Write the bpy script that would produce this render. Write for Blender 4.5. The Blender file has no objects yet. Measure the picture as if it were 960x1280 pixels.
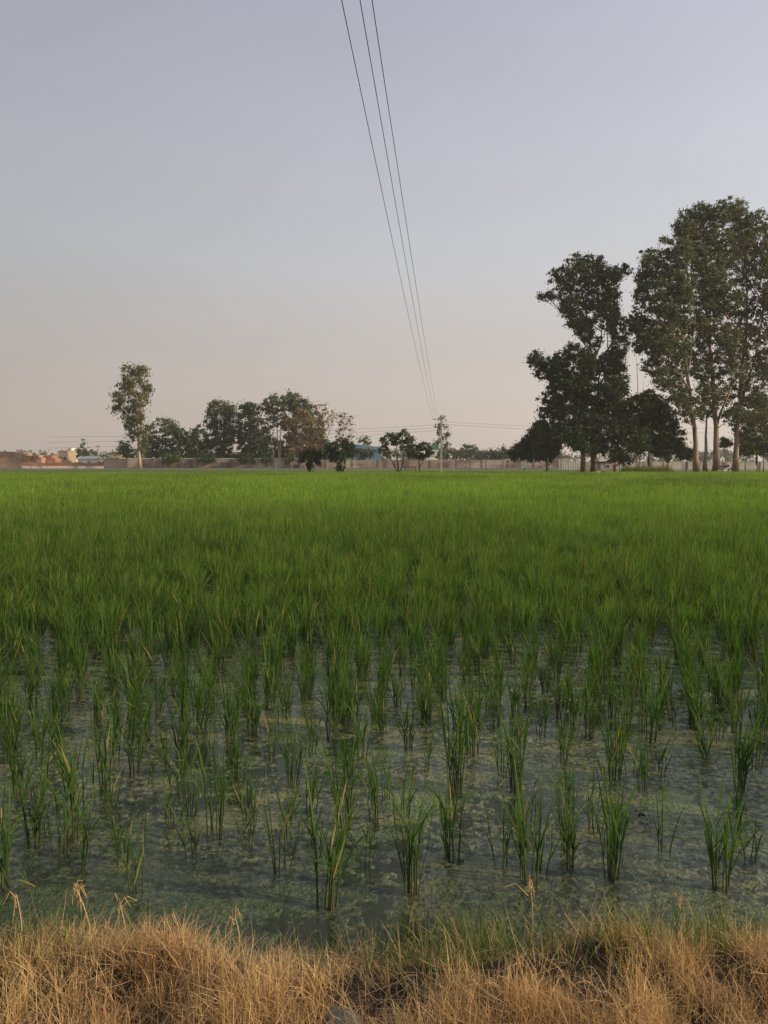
import bpy, math, random
import numpy as np

sc = bpy.context.scene
COL = sc.collection
R = math.radians
rng = np.random.default_rng(7)
random.seed(7)

# ------------------------------------------------------------------ camera
F = 949.0
PITCH = math.atan(64.0 / F)
CAMZ = 1.7
cam_d = bpy.data.cameras.new('camera')
cam = bpy.data.objects.new('camera', cam_d)
COL.objects.link(cam)
cam.location = (0, 0, CAMZ)
cam.rotation_euler = (R(90) - PITCH, 0, 0)
cam_d.sensor_fit = 'VERTICAL'
cam_d.sensor_height = 24
cam_d.sensor_width = 18
cam_d.lens = F / 1280 * 24
cam_d.clip_start = 0.05
cam_d.clip_end = 20000
sc.camera = cam

# ------------------------------------------------------------------ light
SUN_AZ, SUN_EL = 104.0, 17.0      # clockwise from the view direction
world = bpy.data.worlds.new('World')
sc.world = world
world.use_nodes = True
wn, wl = world.node_tree.nodes, world.node_tree.links
wn.clear()
wout = wn.new('ShaderNodeOutputWorld')
bg = wn.new('ShaderNodeBackground')
sky = wn.new('ShaderNodeTexSky')
sky.sky_type = 'NISHITA'
sky.sun_disc = False
sky.sun_elevation = R(SUN_EL)
sky.sun_rotation = R(SUN_AZ)
sky.air_density = 1.0
sky.dust_density = 6.0
sky.ozone_density = 1.0
# thick haze of the evening sky: a band that goes from warm grey at the horizon to blue grey overhead
tc = wn.new('ShaderNodeTexCoord')
sep = wn.new('ShaderNodeSeparateXYZ')
wl.new(tc.outputs['Generated'], sep.inputs[0])
ramp = wn.new('ShaderNodeValToRGB')
cr = ramp.color_ramp
SKYC = [(0.0, (0.550, 0.476, 0.415)), (0.06, (0.532, 0.466, 0.415)), (0.15, (0.490, 0.460, 0.436)),
        (0.24, (0.484, 0.485, 0.500)), (0.36, (0.435, 0.446, 0.492)), (0.55, (0.336, 0.352, 0.418)), (1.0, (0.25, 0.29, 0.38))]
cr.elements[0].position = SKYC[0][0]; cr.elements[0].color = (*SKYC[0][1], 1)
cr.elements[1].position = 1.0; cr.elements[1].color = (*SKYC[-1][1], 1)
for p_, c_ in SKYC[1:-1]:
    e = cr.elements.new(p_); e.color = (*c_, 1)
wl.new(sep.outputs['Z'], ramp.inputs[0])
# brighter towards the sun's side
dotn = wn.new('ShaderNodeVectorMath'); dotn.operation = 'DOT_PRODUCT'
nrm = wn.new('ShaderNodeVectorMath'); nrm.operation = 'NORMALIZE'
wl.new(tc.outputs['Generated'], nrm.inputs[0])
wl.new(nrm.outputs[0], dotn.inputs[0])
dotn.inputs[1].default_value = (math.sin(R(SUN_AZ)), math.cos(R(SUN_AZ)), 0.1)
mr = wn.new('ShaderNodeMapRange')
mr.inputs['From Min'].default_value = -1; mr.inputs['From Max'].default_value = 1
mr.inputs['To Min'].default_value = 0.80; mr.inputs['To Max'].default_value = 1.95
wl.new(dotn.outputs['Value'], mr.inputs['Value'])
SKY_STRENGTH = 0.10
scl = wn.new('ShaderNodeVectorMath'); scl.operation = 'SCALE'
wl.new(ramp.outputs['Color'], scl.inputs[0]); wl.new(mr.outputs[0], scl.inputs['Scale'])
scl2 = wn.new('ShaderNodeVectorMath'); scl2.operation = 'SCALE'
skn = wn.new('ShaderNodeTexNoise'); skn.inputs['Scale'].default_value = 2.2; skn.inputs['Detail'].default_value = 5
smap = wn.new('ShaderNodeMapping'); smap.inputs['Scale'].default_value = (1, 1, 3.5); smap.inputs['Rotation'].default_value = (0.25, 0.3, 0)
wl.new(tc.outputs['Generated'], smap.inputs[0]); wl.new(smap.outputs[0], skn.inputs['Vector'])
skr = wn.new('ShaderNodeMapRange'); skr.inputs['From Min'].default_value = 0.25; skr.inputs['From Max'].default_value = 0.75
skr.inputs['To Min'].default_value = 0.955 / SKY_STRENGTH; skr.inputs['To Max'].default_value = 1.05 / SKY_STRENGTH
wl.new(skn.outputs['Fac'], skr.inputs['Value'])
wl.new(scl.outputs[0], scl2.inputs[0]); wl.new(skr.outputs[0], scl2.inputs['Scale'])
mixs = wn.new('ShaderNodeMix'); mixs.data_type = 'RGBA'
mixs.inputs['Factor'].default_value = 0.9
wl.new(sky.outputs[0], mixs.inputs['A']); wl.new(scl2.outputs[0], mixs.inputs['B'])
wl.new(mixs.outputs['Result'], bg.inputs['Color'])
bg.inputs['Strength'].default_value = SKY_STRENGTH
wl.new(bg.outputs[0], wout.inputs['Surface'])

sun_d = bpy.data.lights.new('sun', 'SUN')
sun_d.energy = 5.0
sun_d.angle = R(1.5)
sun_d.color = (1.0, 0.76, 0.50)
sun = bpy.data.objects.new('sun', sun_d)
COL.objects.link(sun)
sun.rotation_euler = (R(90 - SUN_EL), 0, R(180 - SUN_AZ))
sun.location = (60, -20, 40)

sc.view_settings.view_transform = 'Standard'
sc.view_settings.look = 'None'
sc.view_settings.exposure = 0.0
sc.view_settings.gamma = 1.0
sc.cycles.max_bounces = 6
sc.cycles.transparent_max_bounces = 6
sc.cycles.volume_bounces = 0
sc.cycles.use_denoising = True

# ------------------------------------------------------------------ helpers
def rayat(px, py):
    """direction of the photo pixel (960 x 1280) as (x/y, z/y)"""
    a, b = (px - 480) / F, -(py - 640) / F
    y = math.cos(PITCH) + b * math.sin(PITCH)
    z = -math.sin(PITCH) + b * math.cos(PITCH)
    return a / y, z / y

def at(px, py, Y):
    a, b = rayat(px, py)
    return np.array([a * Y, Y, CAMZ + b * Y])

def on_ground(px, py, z=0.0):
    a, b = rayat(px, py)
    Y = (z - CAMZ) / b
    return np.array([a * Y, Y, z])

def tag(o, label=None, cat=None, group=None, kind=None):
    if label: o['label'] = label
    if cat: o['category'] = cat
    if group: o['group'] = group
    if kind: o['kind'] = kind
    return o

def empty(name, loc=(0, 0, 0), label=None, cat=None, group=None, rz=0):
    o = bpy.data.objects.new(name, None)
    COL.objects.link(o)
    o.location = loc
    o.rotation_euler.z = rz
    o.empty_display_size = 0.2
    return tag(o, label, cat, group)

class MB:
    """collects vertices and faces, with float attributes per vertex"""
    def __init__(s):
        s.v, s.q, s.t, s.at, s.n = [], [], [], {}, 0
    def add(s, v, quads=None, tris=None, **att):
        v = np.asarray(v, float).reshape(-1, 3)
        if quads is not None and len(quads): s.q.append(np.asarray(quads, np.int64).reshape(-1, 4) + s.n)
        if tris is not None and len(tris): s.t.append(np.asarray(tris, np.int64).reshape(-1, 3) + s.n)
        for k, a in att.items():
            s.at.setdefault(k, []).append((s.n, np.broadcast_to(np.asarray(a, float), (len(v),)).copy()))
        s.v.append(v); s.n += len(v)
        return s
    def box(s, x0, x1, y0, y1, z0, z1, rot=None, origin=(0, 0, 0), taper=1.0):
        cx, cy = (x0 + x1) / 2, (y0 + y1) / 2
        p = []
        for z, k in ((z0, 1.0), (z1, taper)):
            for x, y in ((x0, y0), (x1, y0), (x1, y1), (x0, y1)):
                p.append((cx + (x - cx) * k, cy + (y - cy) * k, z))
        p = np.array(p)
        if rot is not None: p = p @ np.asarray(rot).T
        p = p + np.array(origin)
        return s.add(p, [(0, 3, 2, 1), (4, 5, 6, 7), (0, 1, 5, 4), (1, 2, 6, 5), (2, 3, 7, 6), (3, 0, 4, 7)])
    def tube(s, pts, rad, n=6, cap=True, **att):
        pts = np.asarray(pts, float); rad = np.broadcast_to(np.asarray(rad, float), (len(pts),))
        tan = np.gradient(pts, axis=0)
        tan /= np.linalg.norm(tan, axis=1)[:, None] + 1e-9
        ref = np.array([0.31, 0.95, 0.05]) if abs(tan[0][2]) > 0.6 else np.array([0, 0, 1.0])
        vs = []
        for p, t, r in zip(pts, tan, rad):
            a = np.cross(t, ref); a /= np.linalg.norm(a) + 1e-9
            b = np.cross(t, a)
            th = np.arange(n) * 2 * math.pi / n
            vs.append(p + r * (np.cos(th)[:, None] * a + np.sin(th)[:, None] * b))
        v = np.concatenate(vs); q = []
        for i in range(len(pts) - 1):
            for j in range(n):
                k = (j + 1) % n
                q.append((i * n + j, i * n + k, (i + 1) * n + k, (i + 1) * n + j))
        tr = []
        if cap:
            v = np.concatenate([v, pts[:1], pts[-1:]]); c0, c1 = len(v) - 2, len(v) - 1
            for j in range(n):
                k = (j + 1) % n
                tr.append((c0, k, j)); tr.append((c1, (len(pts) - 1) * n + j, (len(pts) - 1) * n + k))
        return s.add(v, q, tr, **att)
    def disc(s, c, axis, r, w, n=20):
        c = np.array(c, float); axis = np.array(axis, float); axis /= np.linalg.norm(axis)
        return s.tube([c - axis * w / 2, c + axis * w / 2], r, n)
    def build(s, name, mat, parent=None, loc=None, smooth=False):
        me = bpy.data.meshes.new(name)
        v = np.concatenate(s.v) if s.v else np.zeros((0, 3))
        if loc is not None: v = v - np.array(loc)
        q = np.concatenate(s.q) if s.q else np.zeros((0, 4), np.int64)
        t = np.concatenate(s.t) if s.t else np.zeros((0, 3), np.int64)
        me.vertices.add(len(v)); me.vertices.foreach_set('co', v.astype(np.float32).ravel())
        me.loops.add(q.size + t.size)
        me.loops.foreach_set('vertex_index', np.concatenate([q.ravel(), t.ravel()]).astype(np.int32))
        me.polygons.add(len(q) + len(t))
        st = np.concatenate([np.arange(len(q)) * 4, q.size + np.arange(len(t)) * 3]).astype(np.int32)
        me.polygons.foreach_set('loop_start', st)
        me.update(calc_edges=True)
        for k, chunks in s.at.items():
            a = np.zeros(len(v), np.float32)
            for st_, arr in chunks: a[st_:st_ + len(arr)] = arr
            at_ = me.attributes.new(k, 'FLOAT', 'POINT')
            at_.data.foreach_set('value', a)
        me.polygons.foreach_set('use_smooth', np.full(len(q) + len(t), bool(smooth)))
        me.materials.append(mat)
        o = bpy.data.objects.new(name, me)
        COL.objects.link(o)
        if loc is not None: o.location = loc
        if parent is not None: o.parent = parent
        return o

# value noise in numpy
def _h(ix, iy, seed):
    n = (ix.astype(np.int64) * 374761393 + iy.astype(np.int64) * 668265263 + seed * 1442695041) & 0xffffffff
    n = ((n ^ (n >> 13)) * 1274126177) & 0xffffffff
    return ((n ^ (n >> 16)) & 0xffff) / 65535.0
def vnoise(x, y, seed=0):
    x0, y0 = np.floor(x), np.floor(y)
    fx, fy = x - x0, y - y0
    fx = fx * fx * (3 - 2 * fx); fy = fy * fy * (3 - 2 * fy)
    a, b = _h(x0, y0, seed), _h(x0 + 1, y0, seed)
    c, d = _h(x0, y0 + 1, seed), _h(x0 + 1, y0 + 1, seed)
    return (a * (1 - fx) + b * fx) * (1 - fy) + (c * (1 - fx) + d * fx) * fy
def fbm(x, y, oct=4, seed=0):
    s, a, tot = 0, 1.0, 0
    for i in range(oct):
        s = s + a * vnoise(x * 2 ** i + 17.3 * i, y * 2 ** i - 9.1 * i, seed + i); tot += a; a *= 0.5
    return s / tot

# ------------------------------------------------------------------ materials
def mat(name, base, rough=0.8, noise=None, attr=None, translucent=0.0, bump=None, metallic=0.0, spec=0.3, tcol=None, emit=None):
    """base colour; noise = [(scale, colour, lo, hi)] patches mixed over; attr = [(attribute, colour)] mixed by attribute"""
    m = bpy.data.materials.new(name); m.use_nodes = True
    nt = m.node_tree; N, L = nt.nodes, nt.links
    b = N['Principled BSDF']; out = N['Material Output']
    b.inputs['Roughness'].default_value = rough
    b.inputs['Metallic'].default_value = metallic
    b.inputs['Specular IOR Level'].default_value = spec
    c = N.new('ShaderNodeRGB'); c.outputs[0].default_value = (*base, 1); cur = c.outputs[0]
    co = N.new('ShaderNodeTexCoord')
    for spec_ in (noise or []):
        s_, col_, lo, hi = spec_[:4]
        tex = N.new('ShaderNodeTexNoise')
        tex.inputs['Detail'].default_value = 5
        if isinstance(s_, tuple):
            mp = N.new('ShaderNodeMapping'); mp.inputs['Scale'].default_value = s_
            L.new(co.outputs['Object'], mp.inputs[0]); L.new(mp.outputs[0], tex.inputs['Vector'])
            tex.inputs['Scale'].default_value = 1
        else:
            tex.inputs['Scale'].default_value = s_
            L.new(co.outputs['Object'], tex.inputs['Vector'])
        r = N.new('ShaderNodeMapRange'); r.inputs['From Min'].default_value = lo; r.inputs['From Max'].default_value = hi
        L.new(tex.outputs['Fac'], r.inputs['Value'])
        mx = N.new('ShaderNodeMix'); mx.data_type = 'RGBA'
        L.new(r.outputs[0], mx.inputs['Factor']); L.new(cur, mx.inputs['A']); mx.inputs['B'].default_value = (*col_, 1)
        cur = mx.outputs['Result']
    for an, col_ in (attr or []):
        a = N.new('ShaderNodeAttribute'); a.attribute_name = an
        mx = N.new('ShaderNodeMix'); mx.data_type = 'RGBA'
        L.new(a.outputs['Fac'], mx.inputs['Factor']); L.new(cur, mx.inputs['A']); mx.inputs['B'].default_value = (*col_, 1)
        cur = mx.outputs['Result']
    L.new(cur, b.inputs['Base Color'])
    if bump:
        tex = N.new('ShaderNodeTexNoise'); tex.inputs['Scale'].default_value = bump[0]; tex.inputs['Detail'].default_value = 6
        L.new(co.outputs['Object'], tex.inputs['Vector'])
        bp = N.new('ShaderNodeBump'); bp.inputs['Strength'].default_value = bump[1]; bp.inputs['Distance'].default_value = bump[2]
        L.new(tex.outputs['Fac'], bp.inputs['Height']); L.new(bp.outputs[0], b.inputs['Normal'])
    if translucent > 0:
        tr = N.new('ShaderNodeBsdfTranslucent')
        g = N.new('ShaderNodeMix'); g.data_type = 'RGBA'; g.blend_type = 'MULTIPLY'; g.inputs['Factor'].default_value = 1
        L.new(cur, g.inputs['A']); g.inputs['B'].default_value = (*(tcol or (1.5, 1.6, 0.7)), 1)
        L.new(g.outputs['Result'], tr.inputs['Color'])
        ms = N.new('ShaderNodeMixShader'); ms.inputs[0].default_value = translucent
        L.new(b.outputs[0], ms.inputs[1]); L.new(tr.outputs[0], ms.inputs[2]); L.new(ms.outputs[0], out.inputs['Surface'])
    return m

M = {}
M['soil'] = mat('dark_soil', (0.035, 0.024, 0.014), 0.95, noise=[(9, (0.075, 0.05, 0.028), 0.45, 0.7)], bump=(30, 0.8, 0.02))
M['field'] = mat('field_ground', (0.15, 0.15, 0.06), 0.95, noise=[(0.08, (0.08, 0.13, 0.035), 0.4, 0.6), (1.5, (0.21, 0.17, 0.10), 0.5, 0.75)], bump=(4, 0.5, 0.1))
M['mud'] = mat('paddy_mud', (0.03, 0.03, 0.018), 0.9)
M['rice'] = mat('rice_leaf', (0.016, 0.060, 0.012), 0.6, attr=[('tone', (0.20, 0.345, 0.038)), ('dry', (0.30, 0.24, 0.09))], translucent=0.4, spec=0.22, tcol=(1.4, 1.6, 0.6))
M['stem'] = mat('rice_stem', (0.05, 0.09, 0.025), 0.6, attr=[('foot', (0.10, 0.065, 0.03))], translucent=0.1)
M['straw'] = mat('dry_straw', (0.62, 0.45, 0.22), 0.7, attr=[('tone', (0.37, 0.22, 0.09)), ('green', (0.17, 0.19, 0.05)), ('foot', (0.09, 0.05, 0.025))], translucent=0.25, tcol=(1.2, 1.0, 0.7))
M['green_grass'] = mat('bank_grass', (0.075, 0.13, 0.03), 0.6, attr=[('tone', (0.14, 0.17, 0.04)), ('dry', (0.3, 0.22, 0.09))], translucent=0.3)
M['bark'] = mat('eucalyptus_bark', (0.30, 0.22, 0.155), 0.85, noise=[((1.5, 1.5, 0.35), (0.11, 0.075, 0.055), 0.42, 0.56)], bump=(6, 0.5, 0.05))
M['bark_dark'] = mat('dark_bark', (0.075, 0.055, 0.04), 0.9, noise=[((3, 3, 0.6), (0.15, 0.11, 0.08), 0.5, 0.7)], bump=(8, 0.6, 0.05))
M['bark_pale'] = mat('pale_bark', (0.42, 0.33, 0.22), 0.85, noise=[((2, 2, 0.5), (0.22, 0.17, 0.12), 0.5, 0.65)])
def leafmat(name, a, b_, tr=0.25):
    return mat(name, a, 0.6, attr=[('tone', b_)], translucent=tr, spec=0.3, tcol=(1.3, 1.4, 0.7))
M['leaf_euc'] = leafmat('eucalyptus_leaf', (0.042, 0.075, 0.036), (0.135, 0.150, 0.068))
M['leaf_euc_warm'] = leafmat('eucalyptus_leaf_warm', (0.075, 0.095, 0.040), (0.17, 0.155, 0.065))
M['leaf_dark'] = leafmat('dark_leaf', (0.024, 0.052, 0.021), (0.050, 0.085, 0.030), 0.2)
M['leaf_mid'] = leafmat('mid_leaf', (0.048, 0.088, 0.030), (0.115, 0.145, 0.05))
M['leaf_brown'] = leafmat('brown_leaf', (0.20, 0.14, 0.075), (0.29, 0.21, 0.115))
M['leaf_far'] = leafmat('far_leaf', (0.05, 0.08, 0.04), (0.09, 0.11, 0.05))
M['leaf_banana'] = leafmat('banana_leaf', (0.12, 0.22, 0.11), (0.18, 0.28, 0.12), 0.3)
M['plaster'] = mat('wall_plaster', (0.29, 0.23, 0.20), 0.95, noise=[((0.5, 0.5, 0.12), (0.14, 0.11, 0.095), 0.44, 0.60), ((0.15, 0.15, 0.4), (0.42, 0.36, 0.31), 0.50, 0.64)], bump=(5, 0.4, 0.03))
M['plaster_dark'] = mat('wall_plaster_grey', (0.20, 0.165, 0.15), 0.95, noise=[((0.5, 0.5, 0.2), (0.13, 0.11, 0.105), 0.42, 0.62)])
M['coping'] = mat('wall_coping', (0.62, 0.56, 0.48), 0.9, noise=[(0.6, (0.3, 0.26, 0.22), 0.5, 0.65)])
M['wall_white'] = mat('pale_wall', (0.5, 0.47, 0.43), 0.9, noise=[((0.7, 0.7, 0.3), (0.3, 0.27, 0.24), 0.5, 0.7)])
M['concrete'] = mat('concrete', (0.38, 0.35, 0.31), 0.9, noise=[(2, (0.24, 0.22, 0.19), 0.45, 0.7)])
M['metal'] = mat('galvanised_wire', (0.08, 0.08, 0.085), 0.6, metallic=0.3)
M['wire'] = mat('cable_black', (0.02, 0.02, 0.022), 0.6)
M['white'] = mat('white_paint', (0.72, 0.70, 0.66), 0.7, noise=[(1.2, (0.5, 0.47, 0.42), 0.5, 0.7)])
M['blue'] = mat('blue_sheet', (0.10, 0.23, 0.31), 0.5, noise=[((0.8, 0.8, 0.2), (0.16, 0.28, 0.35), 0.45, 0.65)])
M['teal'] = mat('green_sheet', (0.07, 0.20, 0.14), 0.7, noise=[(0.7, (0.10, 0.26, 0.18), 0.45, 0.65)])
M['cream'] = mat('cream_wall', (0.34, 0.28, 0.20), 0.9, noise=[(0.5, (0.42, 0.32, 0.2), 0.5, 0.7)])
M['glass'] = mat('dark_window', (0.05, 0.055, 0.06), 0.2)
M['rust'] = mat('rusty_red', (0.13, 0.05, 0.035), 0.8)
M['stone'] = mat('grey_stone', (0.10, 0.10, 0.075), 0.8, noise=[(22, (0.17, 0.18, 0.13), 0.5, 0.6), (9, (0.09, 0.095, 0.06), 0.5, 0.65)], bump=(35, 0.6, 0.01))
M['black'] = mat('black_rubber', (0.02, 0.02, 0.02), 0.6)
M['bike'] = mat('bike_paint', (0.10, 0.015, 0.015), 0.3)
M['chrome'] = mat('bike_metal', (0.5, 0.5, 0.5), 0.3, metallic=0.9)
M['wood'] = mat('weathered_wood', (0.16, 0.11, 0.07), 0.9, noise=[((6, 6, 1), (0.1, 0.07, 0.045), 0.45, 0.6)])
M['deadleaf'] = mat('dead_leaf', (0.05, 0.035, 0.02), 0.8)

def brick_mat(name, c1, c2, mortar, scale):
    m = bpy.data.materials.new(name); m.use_nodes = True
    N, L = m.node_tree.nodes, m.node_tree.links
    b = N['Principled BSDF']; b.inputs['Roughness'].default_value = 0.92
    co = N.new('ShaderNodeTexCoord'); mp = N.new('ShaderNodeMapping'); mp.inputs['Rotation'].default_value = (R(90), 0, 0)
    L.new(co.outputs['Object'], mp.inputs[0])
    br = N.new('ShaderNodeTexBrick'); br.inputs['Scale'].default_value = scale
    br.inputs['Color1'].default_value = (*c1, 1); br.inputs['Color2'].default_value = (*c2, 1); br.inputs['Mortar'].default_value = (*mortar, 1)
    br.inputs['Mortar Size'].default_value = 0.012
    L.new(mp.outputs[0], br.inputs['Vector'])
    n = N.new('ShaderNodeTexNoise'); n.inputs['Scale'].default_value = 0.5; n.inputs['Detail'].default_value = 6
    L.new(co.outputs['Object'], n.inputs['Vector'])
    r = N.new('ShaderNodeMapRange'); r.inputs['From Min'].default_value = 0.42; r.inputs['From Max'].default_value = 0.62
    L.new(n.outputs['Fac'], r.inputs['Value'])
    mx = N.new('ShaderNodeMix'); mx.data_type = 'RGBA'; mx.inputs['B'].default_value = (c1[0] * 1.15, c1[1] * 1.35, c1[2] * 1.4, 1)
    L.new(r.outputs[0], mx.inputs['Factor']); L.new(br.outputs['Color'], mx.inputs['A']); L.new(mx.outputs['Result'], b.inputs['Base Color'])
    return m
M['brick'] = brick_mat('red_brick', (0.30, 0.135, 0.085), (0.25, 0.11, 0.07), (0.25, 0.18, 0.14), 1.6)
M['brick_pale'] = brick_mat('pale_brick', (0.34, 0.20, 0.13), (0.29, 0.16, 0.105), (0.27, 0.21, 0.16), 1.6)

# shallow water between the algae
def water_mat():
    m = bpy.data.materials.new('shallow_water'); m.use_nodes = True
    N, L = m.node_tree.nodes, m.node_tree.links
    b = N['Principled BSDF']
    b.inputs['Base Color'].default_value = (0.032, 0.042, 0.018, 1)
    b.inputs['Roughness'].default_value = 0.12
    b.inputs['IOR'].default_value = 1.33
    b.inputs['Specular IOR Level'].default_value = 0.5
    co = N.new('ShaderNodeTexCoord')
    n = N.new('ShaderNodeTexNoise'); n.inputs['Scale'].default_value = 14; n.inputs['Detail'].default_value = 5
    L.new(co.outputs['Object'], n.inputs['Vector'])
    bp = N.new('ShaderNodeBump'); bp.inputs['Strength'].default_value = 0.35; bp.inputs['Distance'].default_value = 0.01
    L.new(n.outputs['Fac'], bp.inputs['Height']); L.new(bp.outputs[0], b.inputs['Normal'])
    return m
M['water'] = water_mat()

def algae_mat():
    m = bpy.data.materials.new('floating_algae'); m.use_nodes = True
    N, L = m.node_tree.nodes, m.node_tree.links
    b = N['Principled BSDF']
    b.inputs['Roughness'].default_value = 0.7
    b.inputs['Specular IOR Level'].default_value = 0.3
    b.inputs['Coat Weight'].default_value = 1.0
    b.inputs['Coat Roughness'].default_value = 0.14
    b.inputs['Coat IOR'].default_value = 1.35
    co = N.new('ShaderNodeTexCoord')
    def noise(scale, det=5, dist=0.0, mapping=None):
        t = N.new('ShaderNodeTexNoise'); t.inputs['Scale'].default_value = scale; t.inputs['Detail'].default_value = det
        t.inputs['Distortion'].default_value = dist
        if mapping:
            mp = N.new('ShaderNodeMapping'); mp.inputs['Scale'].default_value = mapping
            L.new(co.outputs['Object'], mp.inputs[0]); L.new(mp.outputs[0], t.inputs['Vector'])
        else:
            L.new(co.outputs['Object'], t.inputs['Vector'])
        return t.outputs['Fac']
    def rng_(v, lo, hi):
        r = N.new('ShaderNodeMapRange'); r.inputs['From Min'].default_value = lo; r.inputs['From Max'].default_value = hi
        L.new(v, r.inputs['Value']); return r.outputs[0]
    def mix(f, a, c):
        x = N.new('ShaderNodeMix'); x.data_type = 'RGBA'
        L.new(f, x.inputs['Factor'])
        if isinstance(a, tuple): x.inputs['A'].default_value = (*a, 1)
        else: L.new(a, x.inputs['A'])
        x.inputs['B'].default_value = (*c, 1)
        return x.outputs['Result']
    c = mix(rng_(noise(26, 6, 0.4), 0.45, 0.58), (0.026, 0.040, 0.013), (0.20, 0.225, 0.08))
    c = mix(rng_(noise(2.2, 5, 0.6), 0.52, 0.66), c, (0.12, 0.19, 0.035))
    c = mix(rng_(noise(1.7, 6, 1.0, (1, 1.6, 1)), 0.54, 0.64), c, (0.22, 0.22, 0.07))
    c = mix(rng_(noise(70, 4), 0.60, 0.72), c, (0.22, 0.20, 0.10))
    c = mix(rng_(noise(60, 4), 0.54, 0.64), c, (0.022, 0.026, 0.012))
    at_ = N.new('ShaderNodeAttribute'); at_.attribute_name = 'wet'
    ml = N.new('ShaderNodeMath'); ml.operation = 'MULTIPLY'; L.new(at_.outputs['Fac'], ml.inputs[0]); ml.inputs[1].default_value = 0.55
    c = mix(ml.outputs[0], c, (0.018, 0.042, 0.009))
    L.new(c, b.inputs['Base Color'])
    bp = N.new('ShaderNodeBump'); bp.inputs['Strength'].default_value = 1.0; bp.inputs['Distance'].default_value = 0.035
    L.new(noise(60, 6, 0.5), bp.inputs['Height']); L.new(bp.outputs[0], b.inputs['Normal'])
    b2 = N.new('ShaderNodeBump'); b2.inputs['Strength'].default_value = 0.45; b2.inputs['Distance'].default_value = 0.006
    L.new(noise(45, 5, 0.3), b2.inputs['Height']); L.new(b2.outputs[0], b.inputs['Coat Normal'])
    return m
M['algae'] = algae_mat()

# ------------------------------------------------------------------ the setting
FIELD_END = 81.0
BANK_Y = 2.44
def gz(X, Y):
    """ground height, water level is 0"""
    X, Y = np.asarray(X, float), np.asarray(Y, float)
    far = 0.30 * np.clip((Y - FIELD_END) / 0.8, 0, 1) - 0.10 * np.clip((Y - 90) / 60, 0, 1)
    near = 0.30 * np.clip((BANK_Y - Y) / 0.55, 0, 1)
    bed = np.where((Y > BANK_Y) & (Y < FIELD_END), -0.12, 0)
    bed = np.where(np.abs(X) > 75, 0.15, bed)
    return np.where(Y > FIELD_END, far, 0) + np.where(Y < BANK_Y, near - 0.02, 0) + bed

ys = np.concatenate([[-400, -100, -20, -4, 0, 1.0], np.linspace(1.4, 2.6, 7), [2.66, 3, 6, 12, 30, 60, 80, 80.9, 81.1, 81.4, 81.8, 83, 86, 90, 100, 120, 150, 200, 300, 500, 900, 1500]])
xs = np.concatenate([[-1500, -600, -200, -90, -75.5, -74.5], np.linspace(-60, 60, 49), [74.5, 75.5, 90, 200, 600, 1500]])
gx, gy = np.meshgrid(xs, ys)
g = MB(); nx = len(xs)
idx = np.arange(len(ys) * nx).reshape(len(ys), nx)
quads = np.stack([idx[:-1, :-1], idx[:-1, 1:], idx[1:, 1:], idx[1:, :-1]], -1).reshape(-1, 4)
gzz = gz(gx, gy) - np.where(gy < 2.7, 0.06, 0)
g.add(np.stack([gx, gy, gzz], -1).reshape(-1, 3), quads)
tag(g.build('ground', M['field'], smooth=True), kind='structure')

w = MB().add([(-75, BANK_Y - 0.4, 0), (75, BANK_Y - 0.4, 0), (75, FIELD_END + 0.5, 0), (-75, FIELD_END + 0.5, 0)], [(0, 1, 2, 3)])
tag(w.build('water', M['water']), kind='structure')

# bank of dark soil the photographer stands on
def bank_edge(x):
    return BANK_Y + 0.10 * (fbm(x * 1.3 + 5, x * 0 + 2, 3, 3) - 0.5) * 2
def bank_z(x, y):
    e = bank_edge(x)
    t = np.clip((e - y) / 0.42, -0.4, 1)
    z = 0.26 * np.sin(np.clip(t, -0.4, 1) * math.pi / 2) + 0.15 * (fbm(x * 3.2, y * 3.2, 4, 11) - 0.5) * np.clip(t * 3, 0, 1)
    return z
bx, by = np.meshgrid(np.linspace(-5, 5, 300), np.linspace(0.2, 2.95, 110))
bz = bank_z(bx, by)
idx = np.arange(bx.size).reshape(bx.shape)
q = np.stack([idx[:-1, :-1], idx[:-1, 1:], idx[1:, 1:], idx[1:, :-1]], -1).reshape(-1, 4)
tag(MB().add(np.stack([bx, by, bz], -1).reshape(-1, 3), q).build('bank_soil', M['soil'], smooth=True), kind='structure')

# floating algae: a lumpy skin that breaks through the water surface
nr, ncol = 400, 900
Yk = 2.3 * (14 / 2.3) ** (np.arange(nr) / (nr - 1))
U = np.linspace(-1.0, 1.0, ncol)
ay = np.repeat(Yk[:, None], ncol, 1)
ax = U[None, :] * (ay + 0.6)
wx = ax + 0.06 * fbm(ax * 9, ay * 9, 2, 40); wy = ay + 0.06 * fbm(ax * 9 + 40, ay * 9, 2, 41)
big = fbm(wx * 1.1, wy * 1.6, 3, 21)
mid = fbm(wx * 8, wy * 11, 4, 22)
fine = fbm(wx * 34, wy * 44, 3, 23)
az_ = 0.016 * (mid - 0.5) + 0.022 * (big - 0.36) + 0.010 * (fine - 0.5)
bank_mask = np.clip((3.35 - ay + 0.8 * (big - 0.5) + 0.6 * (mid - 0.5)) / 0.5, 0, 1) * np.clip(1.4 - ax * 0.8, 0, 1)  # mask that turns the algae darker green towards the bank
az_ = az_ - 0.0012 * np.clip((3.3 - ay + 0.5 * (big - 0.5)) / 0.6, 0, 1) * np.clip(1.2 - ax, 0, 1)
az_ = np.where(az_ > 0, np.minimum(az_, 0.004 + az_ * 0.55), np.maximum(az_ * 2, -0.02))
fade = np.clip((14 - ay) / 3, 0, 1)
az_ = az_ * fade - 0.004 * (1 - fade)
idx = np.arange(ax.size).reshape(ax.shape)
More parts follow.
